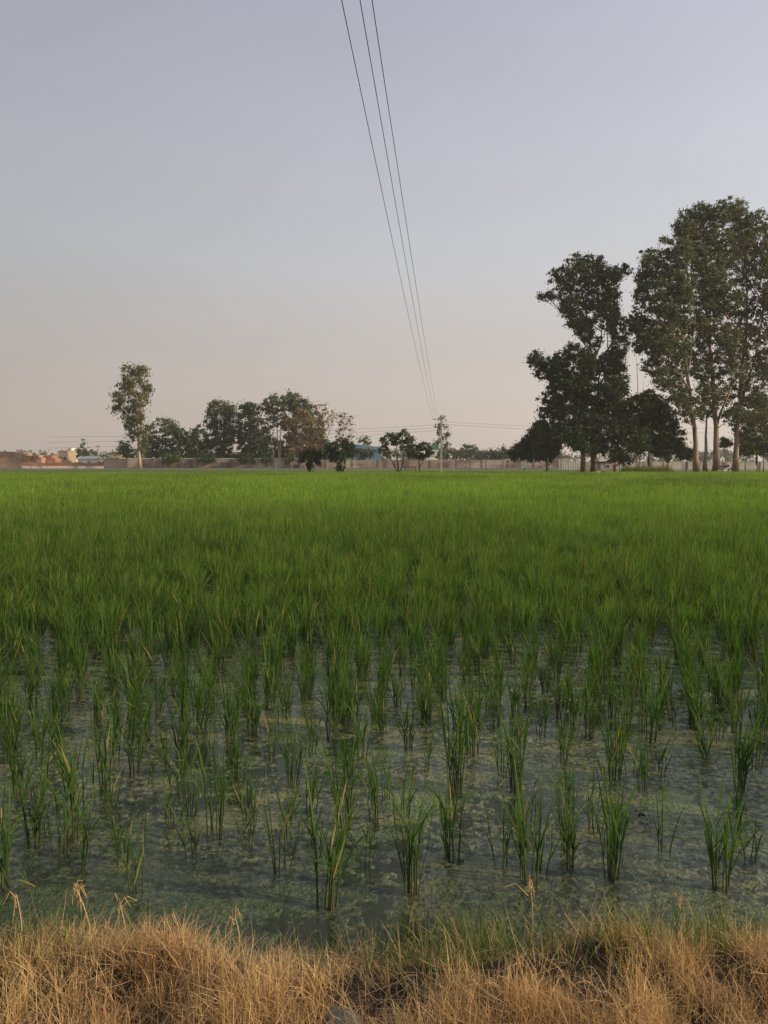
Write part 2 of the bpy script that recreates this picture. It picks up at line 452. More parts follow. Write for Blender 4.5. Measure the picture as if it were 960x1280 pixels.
q = np.stack([idx[:-1, :-1], idx[:-1, 1:], idx[1:, 1:], idx[1:, :-1]], -1).reshape(-1, 4)
tag(MB().add(np.stack([ax, ay, az_], -1).reshape(-1, 3), q, wet=bank_mask.reshape(-1)).build('algae', M['algae'], smooth=True),
    'mottled green and ochre algae scum floating on shallow paddy water', 'algae', kind='stuff')

# ------------------------------------------------------------------ blades
def blades(mb, base, az, lean, curve, length, width, segs=4, prof='leaf', twist=0.5, r=rng, **att):
    N = len(base)
    t = np.linspace(0, 1, segs + 1)
    th = lean[:, None] + curve[:, None] * t[None, :] ** 1.6
    dl = (length / segs)[:, None]
    dx = np.sin(th) * dl; dz = np.cos(th) * dl
    hx = np.concatenate([np.zeros((N, 1)), np.cumsum((dx[:, :-1] + dx[:, 1:]) / 2, 1)], 1)
    hz = np.concatenate([np.zeros((N, 1)), np.cumsum((dz[:, :-1] + dz[:, 1:]) / 2, 1)], 1)
    d = np.stack([np.cos(az), np.sin(az)], -1)
    P = np.zeros((N, segs + 1, 3))
    P[..., 0] = base[:, 0:1] + d[:, 0:1] * hx; P[..., 1] = base[:, 1:2] + d[:, 1:2] * hx; P[..., 2] = base[:, 2:3] + hz
    if prof == 'leaf': wp = np.interp(t, [0, 0.12, 0.45, 0.8, 1], [0.55, 0.85, 1.0, 0.6, 0.03])
    else: wp = np.interp(t, [0, 0.6, 1], [1, 0.7, 0.1])
    tw = r.normal(0, twist, N)
    side = np.stack([-np.sin(az + tw), np.cos(az + tw), np.sin(tw) * 0.3], -1)
    W = 0.5 * width[:, None] * wp[None, :]
    V = np.stack([P - side[:, None, :] * W[..., None], P + side[:, None, :] * W[..., None]], 2)
    i = np.arange(N * (segs + 1) * 2).reshape(N, segs + 1, 2)
    Q = np.stack([i[:, :-1, 0], i[:, :-1, 1], i[:, 1:, 1], i[:, 1:, 0]], -1).reshape(-1, 4)
    A = {}
    for k, a in att.items():
        a = np.asarray(a, float)
        if a.shape == (N,): a = np.repeat(a, (segs + 1) * 2)
        elif a.shape == (N, segs + 1): a = np.repeat(a.reshape(-1), 2)
        A[k] = a
    mb.add(V.reshape(-1, 3), Q, **A)
    return P

WIND = np.array([0.035, 0.0])
def rice_clump(seed, n, H):
    """stems and leaves of one transplanted rice hill, n tillers, about H tall"""
    r = np.random.default_rng(seed)
    ms, ml = MB(), MB()
    a0 = r.uniform(0, 2 * math.pi, n); rad = 0.038 * np.sqrt(r.uniform(0, 1, n)) * min(1, n / 9 + 0.35)
    bx, by = np.cos(a0) * rad, np.sin(a0) * rad
    base = np.stack([bx, by, np.full(n, -0.04)], -1)
    az = a0 + r.normal(0, 0.7, n)
    lean = np.abs(r.normal(0.03, 0.06, n)) + rad * 1.2
    hl = H * r.uniform(0.36, 0.56, n) + 0.04
    t = np.linspace(0, 1, 4)
    pos = []
    for k in range(n):
        ln = lean[k] * (0.6 + 0.5 * t)
        p = base[k] + np.stack([np.cos(az[k]) * np.sin(ln), np.sin(az[k]) * np.sin(ln), np.cos(ln)], -1) * (hl[k] * t)[:, None]
        ms.tube(p, np.array([0.0034, 0.0036, 0.0030, 0.0022]) * r.uniform(0.8, 1.15), 5, cap=False, foot=np.repeat(np.clip(1 - t * 2.3, 0, 1), 5))
        pos.append(p)
    pos = np.array(pos)
    B, AZ, LE, CU, LN, WD, TN, DR = [], [], [], [], [], [], [], []
    for k in range(n):
        m = r.integers(3, 5)
        fr = np.linspace(0.45, 1.0, m)
        side = r.uniform(0, 2 * math.pi)
        for j in range(m):
            f = fr[j] * 3; i = min(int(f), 2)
            p = pos[k][i] * (1 - (f - i)) + pos[k][i + 1] * (f - i)
            top = (j == m - 1)
            B.append(p); AZ.append(az[k] + r.normal(0, 0.9) if top else side + j * math.pi + r.normal(0, 0.5))
            LE.append(lean[k] + abs(r.normal(0.05 if top else (0.22 if n < 12 else 0.15), 0.10)))
            droop = r.random() < (0.08 if top else 0.17)
            CU.append(r.uniform(0.8, 1.8) if droop else abs(r.normal(0.12, 0.20)))
            LN.append(H * r.uniform(0.5, 0.68) if top else H * r.uniform(0.38, 0.6))
            WD.append(r.uniform(0.0050, 0.0090)); TN.append(r.uniform(0, 0.8) + (0.25 if top else 0))
            DR.append(1.0 if (not top and r.random() < 0.07) else r.uniform(0, 0.08))
    B, AZ, LE, CU, LN, WD, TN, DR = map(np.array, (B, AZ, LE, CU, LN, WD, TN, DR))
    tt = np.linspace(0, 1, 6)
    blades(ml, B, AZ, LE, CU, LN, WD, 5, twist=0.7, r=r, tone=np.clip(TN[:, None] * 0.24 + 0.14 * tt[None, :] ** 2, 0, 1),  # low tone paints the shaded front, tips painted lighter as if sunlit
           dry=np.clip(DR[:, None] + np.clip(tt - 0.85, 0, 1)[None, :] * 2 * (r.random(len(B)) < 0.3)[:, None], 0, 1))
    return ms, ml

# hills read off the photograph: x, y of the foot, height in pixels, tillers
FRONT = [(2, 1116, 150, 10), (47, 1060, 132, 9), (86, 1052, 150, 6), (102, 1090, 118, 4), (97, 1015, 118, 7), (27, 998, 112, 10),
 (128, 992, 112, 8), (168, 968, 112, 9), (217, 987, 72, 3), (170, 1115, 105, 5), (72, 937, 92, 9), (141, 952, 112, 5),
 (229, 945, 95, 8), (268, 1050, 128, 8), (266, 955, 72, 6), (293, 975, 76, 7), (287, 935, 105, 10), (338, 950, 86, 5), (364, 985, 104, 9),
 (390, 945, 62, 3), (432, 1033, 135, 10), (352, 1093, 130, 5), (407, 1138, 165, 6), (414, 925, 102, 9), (452, 950, 82, 8),
 (456, 1085, 90, 3), (480, 1000, 62, 6), (476, 920, 70, 5), (515, 1118, 165, 12), (510, 938, 74, 9), (533, 908, 62, 8), (568, 993, 135, 13),
 (564, 1075, 130, 6), (590, 945, 112, 11), (646, 992, 112, 13), (628, 968, 80, 6), (677, 922, 62, 7), (705, 952, 68, 9), (626, 1085, 112, 4),
 (660, 1105, 150, 8), (708, 1065, 112, 8), (676, 1092, 110, 4), (766, 1100, 132, 12), (830, 1068, 92, 4), (903, 1112, 150, 9), (925, 1040, 92, 4),
 (925, 988, 114, 13), (946, 964, 82, 6), (768, 975, 104, 10), (815, 930, 92, 13), (736, 925, 72, 8), (841, 905, 62, 5), (896, 925, 58, 6),
 (958, 925, 70, 7), (20, 925, 92, 8), (43, 1120, 60, 2), (744, 1040, 95, 6), (213, 1060, 38, 1), (10, 955, 90, 8), (180, 925, 70, 8), (50, 958, 90, 8)]
plants = []     # X, Y, H, n
for px, py, hp, n in FRONT:
    p = on_ground(px, py)
    a, b = rayat(px, py - hp)
    plants.append((p[0], p[1], max(0.16, CAMZ + b * p[1]) * 0.93, n))
Yfront = on_ground(480, 915)[1]
r1 = np.random.default_rng(5)
for k in range(40):      # thin seedlings between the bigger hills
    for tries in range(30):
        p = on_ground(r1.uniform(5, 955), r1.uniform(925, 1095))
        if min(math.hypot(p[0] - q[0], p[1] - q[1]) for q in plants) > 0.13: break
    plants.append((p[0], p[1], r1.uniform(0.22, 0.36), int(r1.integers(2, 8))))
# the rest of the field: hills set by hand in wavering lines
r2 = np.random.default_rng(21)
def hills(y0, y1, sp, margin):
    out = []
    y = y0
    while y < y1:
        half = 0.56 * y + margin + 1.5
        k = int(2 * half / sp)
        x = -half + (np.arange(k) + r2.uniform(0, 1)) * sp + r2.normal(0, sp * 0.22, k)
        yy = y + r2.normal(0, sp * 0.20, k) + 0.05 * np.sin(x * 0.7)
        out.append(np.stack([x, yy], -1)); y += sp * 1.0
    return np.concatenate(out)
hl = hills(Yfront, 12.0, 0.245, 1.0)
keep = r2.random(len(hl)) > np.interp(hl[:, 1], [4.5, 9], [0.06, 0.0])
hl = hl[keep]
near_rest = [(x, y, float(np.clip(r2.normal(np.interp(y, [4.5, 7, 11], [0.34, 0.38, 0.46]), 0.05), 0.26, 0.62)), int(r2.integers(5, 16))) for x, y in hl]
vis = [p for p in near_rest if abs(p[0]) < (480 + 6) / F * p[1] * 1.0]
off = [p for p in near_rest if not abs(p[0]) < (480 + 6) / F * p[1]]
vis.sort(key=lambda p: p[1])
need = 300 - len(plants)
indiv = plants + vis[:need]
rest = vis[need:] + off
# beyond the frame on either side of the first lines
for k in range(70):
    y = r2.uniform(2.9, Yfront); s = random.choice((-1, 1))
    rest.append((s * (0.53 * y + r2.uniform(0.1, 1.8)), y, r2.uniform(0.35, 0.5), int(r2.integers(5, 12))))

protos = []
for k, (n, H) in enumerate([(1, .3), (2, .35), (3, .38), (4, .42), (5, .42), (6, .44), (7, .42), (8, .44), (9, .46), (10, .5), (11, .5), (12, .5), (13, .52), (14, .5), (15, .54), (16, .52), (17, .5), (18, .55),
                            (8, .48), (10, .44), (12, .55), (14, .56)]):
    ms, ml = rice_clump(100 + k, n, H)
    protos.append((n, H, ms, ml, [None]))
ORD = ['first', 'second', 'third', 'fourth', 'fifth', 'sixth', 'seventh', 'eighth', 'ninth', 'tenth', 'eleventh', 'twelfth', 'thirteenth', 'fourteenth', 'fifteenth', 'sixteenth',
       'seventeenth', 'eighteenth', 'nineteenth', 'twentieth', 'twenty-first', 'twenty-second', 'twenty-third', 'twenty-fourth', 'twenty-fifth', 'twenty-sixth', 'twenty-seventh', 'twenty-eighth', 'twenty-ninth', 'thirtieth',
       'thirty-first', 'thirty-second', 'thirty-third', 'thirty-fourth', 'thirty-fifth']
indiv.sort(key=lambda p: p[1])
rows, cur, k = [], [], 0
sizes = [8, 9, 10, 11, 12, 13, 14, 15, 16] + [17] * 30
for p in indiv:
    cur.append(p)
    if len(cur) >= sizes[len(rows)]: rows.append(cur); cur = []
if cur: rows.append(cur)
for ri, row in enumerate(rows):
    row.sort(key=lambda p: p[0] / p[1])
    for ci, (x, y, H, n) in enumerate(row):
        best = sorted(protos, key=lambda q: abs(q[0] - n) + r2.uniform(0, 2.2) * (n > 4))[0]
        sz = 'tall' if H > 0.5 else ('short' if H < 0.36 else 'middling')
        full = 'single' if n == 1 else ('thin' if n < 6 else ('full' if n > 11 else 'loose'))
        if ci < (len(row) + 1) // 2: where = ORD[ci] + ' from the left'
        else: where = ORD[len(row) - 1 - ci] + ' from the right'
        where = where.replace('first from the left', 'leftmost').replace('first from the right', 'rightmost') if ci in (0, len(row) - 1) else where
        lab = '%s %s rice plant, %s, %s line from the bank' % (sz, full, where, ORD[ri])
        e = empty('rice_plant', (x, y, 0), lab, 'rice plant', 'rice plants standing in shallow water')
        e.rotation_euler = (r2.normal(0, 0.03), r2.normal(0.03, 0.03), r2.uniform(0, 6.28))
        s_ = H / best[1]; e.scale = (min(1.15, max(0.8, s_)),) * 2 + (s_,)
        if best[4][0] is None:
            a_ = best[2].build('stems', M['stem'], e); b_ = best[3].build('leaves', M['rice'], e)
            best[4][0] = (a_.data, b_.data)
        else:
            for nm, dt in zip(('stems', 'leaves'), best[4][0]):
                c = bpy.data.objects.new(nm, dt); COL.objects.link(c); c.parent = e

# every hill further out, one mass of leaves
def rice_mass(P, H, nb, segs, wlo, whi, spread, r):
    N = len(P); K = N * nb
    base = np.repeat(np.stack([P[:, 0], P[:, 1], np.zeros(N)], -1), nb, 0)
    a = r.uniform(0, 2 * math.pi, K); rad = spread * np.sqrt(r.uniform(0, 1, K))
    base[:, 0] += np.cos(a) * rad; base[:, 1] += np.sin(a) * rad
    Hk = np.repeat(H, nb)
    az = np.where(r.random(K) < 0.35, r.normal(0.2, 0.7, K), a + r.normal(0, 0.8, K))
    start = r.uniform(0, 0.42, K) * Hk
    base[:, 2] = start
    base[:, 0] += np.cos(a) * start * 0.1; base[:, 1] += np.sin(a) * start * 0.1
    lean = np.abs(r.normal(0.15, 0.22, K))
    curve = np.where(r.random(K) < 0.26, r.uniform(0.7, 1.8, K), np.abs(r.normal(0.15, 0.2, K)))
    ln = (Hk * r.uniform(0.92, 1.12, K) - start) * 1.06
    tn = np.clip(np.repeat(r.uniform(0, 0.35, N), nb) + r.uniform(-0.25, 0.85, K), 0, 1)
    dry = np.where(r.random(K) < 0.05, 0.8, r.uniform(0, 0.15, K))
    mb = MB()
    patch = np.repeat(fbm(P[:, 0] * 0.22, P[:, 1] * 0.12, 4, 90), nb) * 0.9 - 0.45
    tz_ = np.linspace(0, 1, segs + 1)[None, :]  # blade feet painted dark like shaded stems, tips painted bright
    blades(mb, base, az, lean, curve, ln, r.uniform(wlo, whi, K), segs, twist=0.8, r=r, tone=np.repeat(np.interp(P[:, 1], [4, 11, 30], [0.38, 0.52, 1.25]), nb)[:, None] * np.clip((tn * 0.85 + patch)[:, None] * (0.15 + 0.85 * tz_) + 0.5 * tz_ ** 1.5 * np.clip((start / Hk * 3), 0, 1)[:, None], 0, 1), dry=dry)  # tone paints shade into the near rice and sunlight into the far crop
    return mb
mass = []
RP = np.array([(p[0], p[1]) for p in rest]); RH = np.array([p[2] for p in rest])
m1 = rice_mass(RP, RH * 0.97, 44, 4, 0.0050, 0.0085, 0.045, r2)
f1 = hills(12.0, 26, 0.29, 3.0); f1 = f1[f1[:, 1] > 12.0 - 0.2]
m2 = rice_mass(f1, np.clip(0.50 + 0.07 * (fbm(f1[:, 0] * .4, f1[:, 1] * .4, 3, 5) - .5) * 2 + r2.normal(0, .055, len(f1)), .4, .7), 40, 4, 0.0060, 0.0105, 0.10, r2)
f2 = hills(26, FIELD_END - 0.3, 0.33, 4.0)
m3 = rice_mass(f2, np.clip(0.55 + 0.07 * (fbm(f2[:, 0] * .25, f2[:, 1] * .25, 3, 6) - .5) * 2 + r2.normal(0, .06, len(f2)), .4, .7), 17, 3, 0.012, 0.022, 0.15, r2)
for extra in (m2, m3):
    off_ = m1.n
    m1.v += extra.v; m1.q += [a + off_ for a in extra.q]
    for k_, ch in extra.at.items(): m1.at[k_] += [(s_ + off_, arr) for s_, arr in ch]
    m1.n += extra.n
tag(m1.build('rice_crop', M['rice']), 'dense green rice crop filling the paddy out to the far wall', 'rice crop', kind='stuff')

# ------------------------------------------------------------------ dry grass on the bank
r3 = np.random.default_rng(33)
def hole(x, y):
    """bare places in the straw"""
    d = np.zeros_like(x)
    for px, py, rx, ry in ((690, 1235, 0.24, 0.15), (505, 1215, 0.16, 0.14), (845, 1165, 0.13, 0.10), (330, 1195, 0.07, 0.04), (425, 1270, 0.09, 0.05),
                           (620, 1262, 0.12, 0.05), (905, 1250, 0.08, 0.08), (180, 1215, 0.06, 0.05), (390, 1215, 0.06, 0.12)):
        c = on_ground(px, py, 0.22)
        d = np.maximum(d, np.exp(-((x - c[0]) / rx) ** 2 - ((y - c[1]) / ry) ** 2))
    return d
nt = 6400
tx = r3.uniform(-3.0, 3.0, nt); ty = r3.uniform(1.15, BANK_Y + 0.02, nt)
dens = fbm(tx * 4.2, ty * 4.2, 3, 50) * 2.8 - 0.78 - hole(tx, ty) * 1.3
keep = (r3.random(nt) < np.clip(dens * 1.5, 0.06, 1)) & (ty < bank_edge(tx) - 0.04)
tx, ty = tx[keep], ty[keep]
nb = 42
K = len(tx) * nb
cx = np.repeat(tx, nb) + r3.normal(0, 0.025, K); cy = np.repeat(ty, nb) + r3.normal(0, 0.025, K)
tz = bank_z(cx, cy) - 0.01
taz = np.repeat(r3.uniform(0, 6.28, len(tx)), nb)
az = np.where(r3.random(K) < 0.42, taz + r3.normal(0, 0.6, K), r3.uniform(0, 6.28, K))
tl = np.repeat(r3.uniform(0.06, 0.145, len(tx)) * np.interp(bank_edge(tx) - ty, [0, 0.25, 0.6], [0.62, 0.8, 1.0]), nb)
tone = np.clip(np.repeat(fbm(tx * 3.0, ty * 3.0, 3, 60) * 2.4 - 0.85, nb) + r3.normal(0, 0.22, K), 0, 1)
gr = np.clip((np.repeat(fbm(tx * 1.8 + 30, ty * 1.8, 3, 61), nb) - 0.56) * 4, 0, 0.8) * (r3.random(K) < 0.6)
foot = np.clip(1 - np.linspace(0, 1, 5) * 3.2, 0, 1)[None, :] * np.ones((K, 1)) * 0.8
mb = MB()
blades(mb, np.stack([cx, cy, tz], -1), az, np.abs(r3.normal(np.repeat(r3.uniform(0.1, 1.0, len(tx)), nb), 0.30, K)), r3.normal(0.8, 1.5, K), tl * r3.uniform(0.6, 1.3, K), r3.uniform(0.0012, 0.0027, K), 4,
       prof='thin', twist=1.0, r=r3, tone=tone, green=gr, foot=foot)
# loose straw lying across the tufts
K2 = 11000
lx = r3.uniform(-2.6, 2.6, K2); ly = r3.uniform(1.2, BANK_Y - 0.05, K2)
ok = (r3.random(K2) > hole(lx, ly) * 1.1) & (fbm(lx * 4.2, ly * 4.2, 3, 50) * 2.8 - 0.78 > 0.25 * r3.random(K2))
lx, ly = lx[ok], ly[ok]; K2 = len(lx)
blades(mb, np.stack([lx, ly, bank_z(lx, ly) + r3.uniform(0.0, 0.06, K2)], -1), r3.uniform(0, 6.28, K2), r3.uniform(0.9, 1.6, K2), r3.normal(0.0, 0.5, K2), r3.uniform(0.06, 0.16, K2),
       r3.uniform(0.001, 0.0024, K2), 4, prof='thin', r=r3, tone=r3.uniform(0, .7, K2), green=np.zeros(K2), foot=np.zeros((K2, 5)))
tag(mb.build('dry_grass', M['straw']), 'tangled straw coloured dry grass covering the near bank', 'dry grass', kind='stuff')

# fresh green grass at the water's edge
cent = [(590, 1158, 0.12, 420), (215, 1172, 0.05, 40), (440, 1200, 0.10, 60), (900, 1230, 0.12, 300), (640, 1200, 0.12, 120), (30, 1262, 0.12, 120), (540, 1262, .14, 200), (780, 1262, .15, 200)]
GX, GY = [], []
for px, py, s_, n in cent:
    c = on_ground(px, py, 0.1)
    GX.append(r3.normal(c[0], s_, n)); GY.append(r3.normal(c[1], s_ * 0.4, n))
GX, GY = np.concatenate(GX), np.concatenate(GY); K = len(GX)
mb = MB()
blades(mb, np.stack([GX, GY, np.maximum(bank_z(GX, GY), -0.02) - 0.01], -1), r3.uniform(0, 6.28, K), np.abs(r3.normal(0.15, 0.2, K)), np.abs(r3.normal(0.4, 0.5, K)), r3.uniform(0.07, 0.2, K),
       r3.uniform(0.002, 0.004, K), 4, r=r3, tone=r3.uniform(0, 1, K), dry=np.where(r3.random(K) < 0.2, 0.8, 0.0))
tag(mb.build('green_grass', M['green_grass']), 'thin fresh green grass sprouting along the edge of the bank', 'grass', kind='stuff')

# single dead weed stalks standing above the straw
def stalk(px, py, topx, topy, label, nbr, seed):
    r = np.random.default_rng(seed)
    p0 = on_ground(px, py, 0.16); p0[2] = float(bank_z(np.array([p0[0]]), np.array([p0[1]]))[0]) - 0.01
    p1 = at(topx, topy, p0[1] + 0.02)
    e = empty('dry_stalk', p0, label, 'dry stalk', 'dead stalks above the straw')
    t = np.linspace(0, 1, 7)[:, None]
    d = p1 - p0
    P = d * t + np.array([0.02, 0, 0]) * np.sin(t * 3.1)
    MB().tube(P, np.linspace(0.0026, 0.0014, 7), 5).build('stem', M['straw'], e)
    h = MB()
    for k in range(nbr):
        a = r.uniform(-1, 1); L_ = r.uniform(0.03, 0.08); s = P[-1] * r.uniform(0.8, 1.0)
        q = [s, s + np.array([a * L_ * .6, r.uniform(-.01, .01), L_ * 0.5]), s + np.array([a * L_ * 1.2, 0, L_ * r.uniform(-0.6, 0.6)])]
        h.tube(q, [0.0016, 0.0012, 0.0008], 4)
    h.build('seed_head', M['straw'], e)
stalk(114, 1168, 92, 1104, 'pale bent stalk with drooping head, tallest above the straw at the left', 9, 1)
stalk(88, 1160, 98, 1112, 'short thin stalk just left of the tall bent stalk', 3, 2)
stalk(18, 1160, 20, 1118, 'upright bare stalk at the left edge of the bank', 3, 3)
stalk(148, 1160, 149, 1128, 'short forked stalk between the bent stalk and the green sprouts', 5, 4)
stalk(207, 1195, 206, 1148, 'hooked thin stalk beside green sprouts at the waterline', 4, 5)
stalk(656, 1160, 661, 1095, 'branched straw stalk reaching up before the middle rice plants', 8, 6)
stalk(290, 1185, 293, 1145, 'crooked brown stalk over the dark hollow, left of centre', 5, 7)
stalk(845, 1150, 852, 1118, 'short pale stalk above the dark clod at the right', 5, 8)

# stone half buried in the straw
def lump(c, rx, ry, rz_, seed, n=16):
    r = np.random.default_rng(seed); v = []
    for i in range(n + 1):
        ph = math.pi * i / n
        for j in range(2 * n):
            th = math.pi * j / n
            d = np.array([math.sin(ph) * math.cos(th), math.sin(ph) * math.sin(th), math.cos(ph)])
            k = 1 + 0.22 * (vnoise(np.array([d[0] * 1.6 + d[2] + 9 + seed]), np.array([d[1] * 1.6 + 5]), seed)[0] - 0.5) * 2 + 0.06 * (vnoise(np.array([d[0] * 5 + d[2] * 3]), np.array([d[1] * 5 + d[2] * 4]), seed + 1)[0] - 0.5)
            v.append(d * k * np.array([rx, ry, rz_]) + c)
    m = 2 * n; q = [(i * m + j, (i + 1) * m + j, (i + 1) * m + (j + 1) % m, i * m + (j + 1) % m) for i in range(n) for j in range(m)]
    return MB().add(v, q)
c = on_ground(425, 1284, 0.27)
tag(lump(np.zeros(3), 0.055, 0.05, 0.045, 2).build('stone', M['stone'], smooth=True), 'rounded grey green stone half hidden in straw at the bottom of the picture', 'stone').location = tuple(c)

# fallen leaves and a broken blade on the water
for k, (px, py, L_, W_, a, lab) in enumerate([(802, 1022, 0.035, 0.022, 0.2, 'small curled dark leaf floating beside the sparse four stemmed rice plant'),
                                         (190, 935, 0.03, 0.02, 0.8, 'small dark leaf floating beyond the loose rice plant on the left')]):
    p = on_ground(px, py, 0.010)
    n = 8; v = []
    for i in range(n + 1):
        t = i / n; ww = W_ * math.sin(math.pi * (0.06 + 0.94 * t) * 0.97) * 0.5
        for s in (-1, 0, 1): v.append(((t - .5) * L_, s * ww, 0.010 * abs(s) + 0.010 * math.sin(t * 3.1)))
    q = [(i * 3 + j, i * 3 + j + 1, i * 3 + j + 4, i * 3 + j + 3) for i in range(n) for j in range(2)]
    o = MB().add(v, q).build('fallen_leaf', M['deadleaf'], smooth=True); o.location = tuple(p); o.rotation_euler.z = a
    md = o.modifiers.new('solid', 'SOLIDIFY'); md.thickness = 0.001
    tag(o, lab, 'leaf', 'leaves fallen on the water')
p0, p1 = on_ground(868, 973, 0.02), at(842, 934, on_ground(868, 973)[1] + 0.02)
mb = MB()
d = p1 - p0
side = np.array([0.5, 0.8, 0.2]) * 0.0055
t = np.linspace(0, 1, 7)
v = []
for tt_ in t:
    c_ = p0 + d * tt_ + np.array([0, 0, 0.012 * math.sin(tt_ * 3.1)]); wv = side * math.sin(math.pi * (0.1 + 0.88 * tt_))
    v += [c_ - wv, c_ + wv]
mb.add(v, [(2 * i, 2 * i + 1, 2 * i + 3, 2 * i + 2) for i in range(6)], tone=0.3, dry=0.0)
tag(mb.build('broken_rice_shoot', M['rice'], loc=p0), 'single slanting rice shoot poking up alone from open water at the right', 'rice shoot')

# ------------------------------------------------------------------ trees
def leaf_cloud(mb, centres, radii, counts, size, r, tones, flat=0.75, droop=0.0):
    rep = np.repeat(np.arange(len(centres)), counts); K = len(rep)
    d = r.normal(0, 1, (K, 3)); d /= np.linalg.norm(d, axis=1)[:, None]
    rad = np.minimum(np.abs(r.normal(0, 0.62, K)), 1.6)
    P = centres[rep] + d * (rad * radii[rep])[:, None] * np.array([1, 1, flat])
    u = r.normal(0, 1, (K, 3)); u[:, 2] -= droop; u /= np.linalg.norm(u, axis=1)[:, None]
    w_ = r.normal(0, 1, (K, 3)); v = np.cross(u, w_); v /= np.linalg.norm(v, axis=1)[:, None] + 1e-9
    L_ = size * r.uniform(0.6, 1.3, K); W_ = L_ * r.uniform(0.35, 0.6, K)
    a = P - u * L_[:, None] / 2; b = P + u * L_[:, None] / 2
    V = np.stack([a, P + v * W_[:, None] / 2, b, P - v * W_[:, None] / 2], 1)
    mb.add(V.reshape(-1, 3), np.arange(K * 4).reshape(-1, 4), tone=np.repeat(np.clip(tones[rep] + r.normal(0, 0.15, K), 0, 1), 4))

def tree(name, D, base, trunks, lobes, leaf, bark, label, cat='tree', group=None, dens=1.0, size=None, sub=None, per=30, seed=1, depth=0.8, gap=0.0, droop=0.6, limbs=True, flat=0.75, twigs=0, grow=1.2):
    """base = pixel of the foot; trunks = [(list of pixels from foot to top, radius in m)]; lobes = [(px, py, rx, ry)] in pixels"""
    dens = dens * 2.1; per = per * 1.5
    r = np.random.default_rng(seed); S = D / F
    b0 = at(base[0], base[1], D); b0[2] = float(gz(b0[0], D)) - 0.05
    e = empty(name, b0, label, cat, group)
    xs_ = [l[0] for l in lobes]; half = (max(xs_) - min(xs_)) / 2 * S + 1
    tr = MB(); mids = []
    for k, (pix, rad) in enumerate(trunks):
        P = np.array([at(x, y, D) - b0 for x, y in pix])
        if pix[0][1] > base[1] - 6: P[0][2] = 0.0
        elif k: P[0] = mids[0][np.argmin(np.linalg.norm((mids[0] - P[0]) * np.array([1, 0, 1]), axis=1))]
        P[:, 1] += np.linspace(0, 1, len(P)) * (r.uniform(-0.3, 0.3) * half) + (k * 0.4 if pix[0][1] > base[1] - 6 else 0) * np.sign(r.normal())
        tt_ = np.linspace(0, 1, len(P)); T = np.linspace(0, 1, 12)
        Q = np.stack([np.interp(T, tt_, P[:, i]) for i in range(3)], -1)
        Q[1:-1, :2] += r.normal(0, rad * 0.16, (10, 2))
        rr = 0.68 * rad * (1 - 0.86 * T); rr[0] *= 1.45; rr[1] *= 1.08
        tr.tube(Q, rr, 8); mids.append(Q)
    allm = np.concatenate(mids)
    C, RR, CN, TN = [], [], [], []
    sub = sub or 5.5 * S
    for (px, py, rx, ry) in lobes:
        rx, ry = rx * grow, ry * grow
        c = at(px, py, D) - b0
        c[1] = r.uniform(-1, 0.5) * half * depth * 0.7
        A, Bz = rx * S, ry * S
        n = max(2, int(dens * 2.6 * (A * Bz) / (sub * sub)))
        d = r.normal(0, 1, (n, 3)); d /= np.linalg.norm(d, axis=1)[:, None]
        rad = r.uniform(0.2, 1, n) ** 0.5 * r.uniform(0.8, 1.08, n)
        ce = c + d * rad[:, None] * np.array([A, (A + Bz) / 2 * depth * 1.1, Bz])
        if gap > 0:
            kp = r.random(n) > gap; ce = ce[kp]; n = len(ce)
        C.append(ce); RR.append(sub * r.uniform(0.5, 1.45, n)); CN.append(np.maximum(3, (per * r.uniform(0.5, 1.4, n))).astype(int))
        TN.append(np.clip(r.uniform(0, 1) * 0.5 + r.uniform(0, 0.5, n), 0, 1))
        if limbs and len(allm):
            low = allm[allm[:, 2] < c[2] - 0.15 * abs(c[2])]
            if len(low) == 0: low = allm[:3]
            dh_ = np.hypot(low[:, 0] - c[0], (low[:, 1] - c[1]) * 0.3); dz_ = c[2] - low[:, 2]
            j = low[np.argmin(np.linalg.norm((low - c) * np.array([1, 0.5, 0.6]), axis=1) + 4 * np.maximum(0, dz_ - 2.2 * dh_ - 1.2 * 8 * S * 1.0))]
            T = np.linspace(0, 1, 6)[:, None]
            L_ = j + (c - j) * T; L_[:, 2] -= 0.12 * np.linalg.norm(c - j) * np.sin(T[:, 0] * 3.14)
            L_[1:-1] += r.normal(0, 0.05 * np.linalg.norm(c - j) / 3, (4, 3))
            r0 = 0.011 * np.linalg.norm(c - j) + 0.025
            tr.tube(L_, np.linspace(r0, r0 * 0.35, 6), 5)
            for ti in range(min(len(ce), 5 + twigs)):
                s0 = L_[r.integers(3, 6)]; e_ = ce[r.integers(0, len(ce))]
                tr.tube([s0, (s0 + e_) / 2 + r.normal(0, 0.08, 3), e_], [r0 * 0.35, r0 * 0.25, r0 * 0.12], 4)
    C = np.concatenate(C); RR = np.concatenate(RR); CN = np.concatenate(CN); TN = np.concatenate(TN)
    kp = C[:, 2] > 0.3; C, RR, CN, TN = C[kp], RR[kp], CN[kp], TN[kp]
    lf = MB(); leaf_cloud(lf, C, RR, CN, (size or 2.6 * S) * 1.15, r, TN, flat, droop)
    if tr.n: tr.build('trunk', bark, e, smooth=True)
    lf.build('crown', leaf, e)
    return e

GW = 'trees beyond the boundary wall'
GE = 'tall eucalyptus trees at the right of the field'
GB = 'small bushy trees on the field edge'
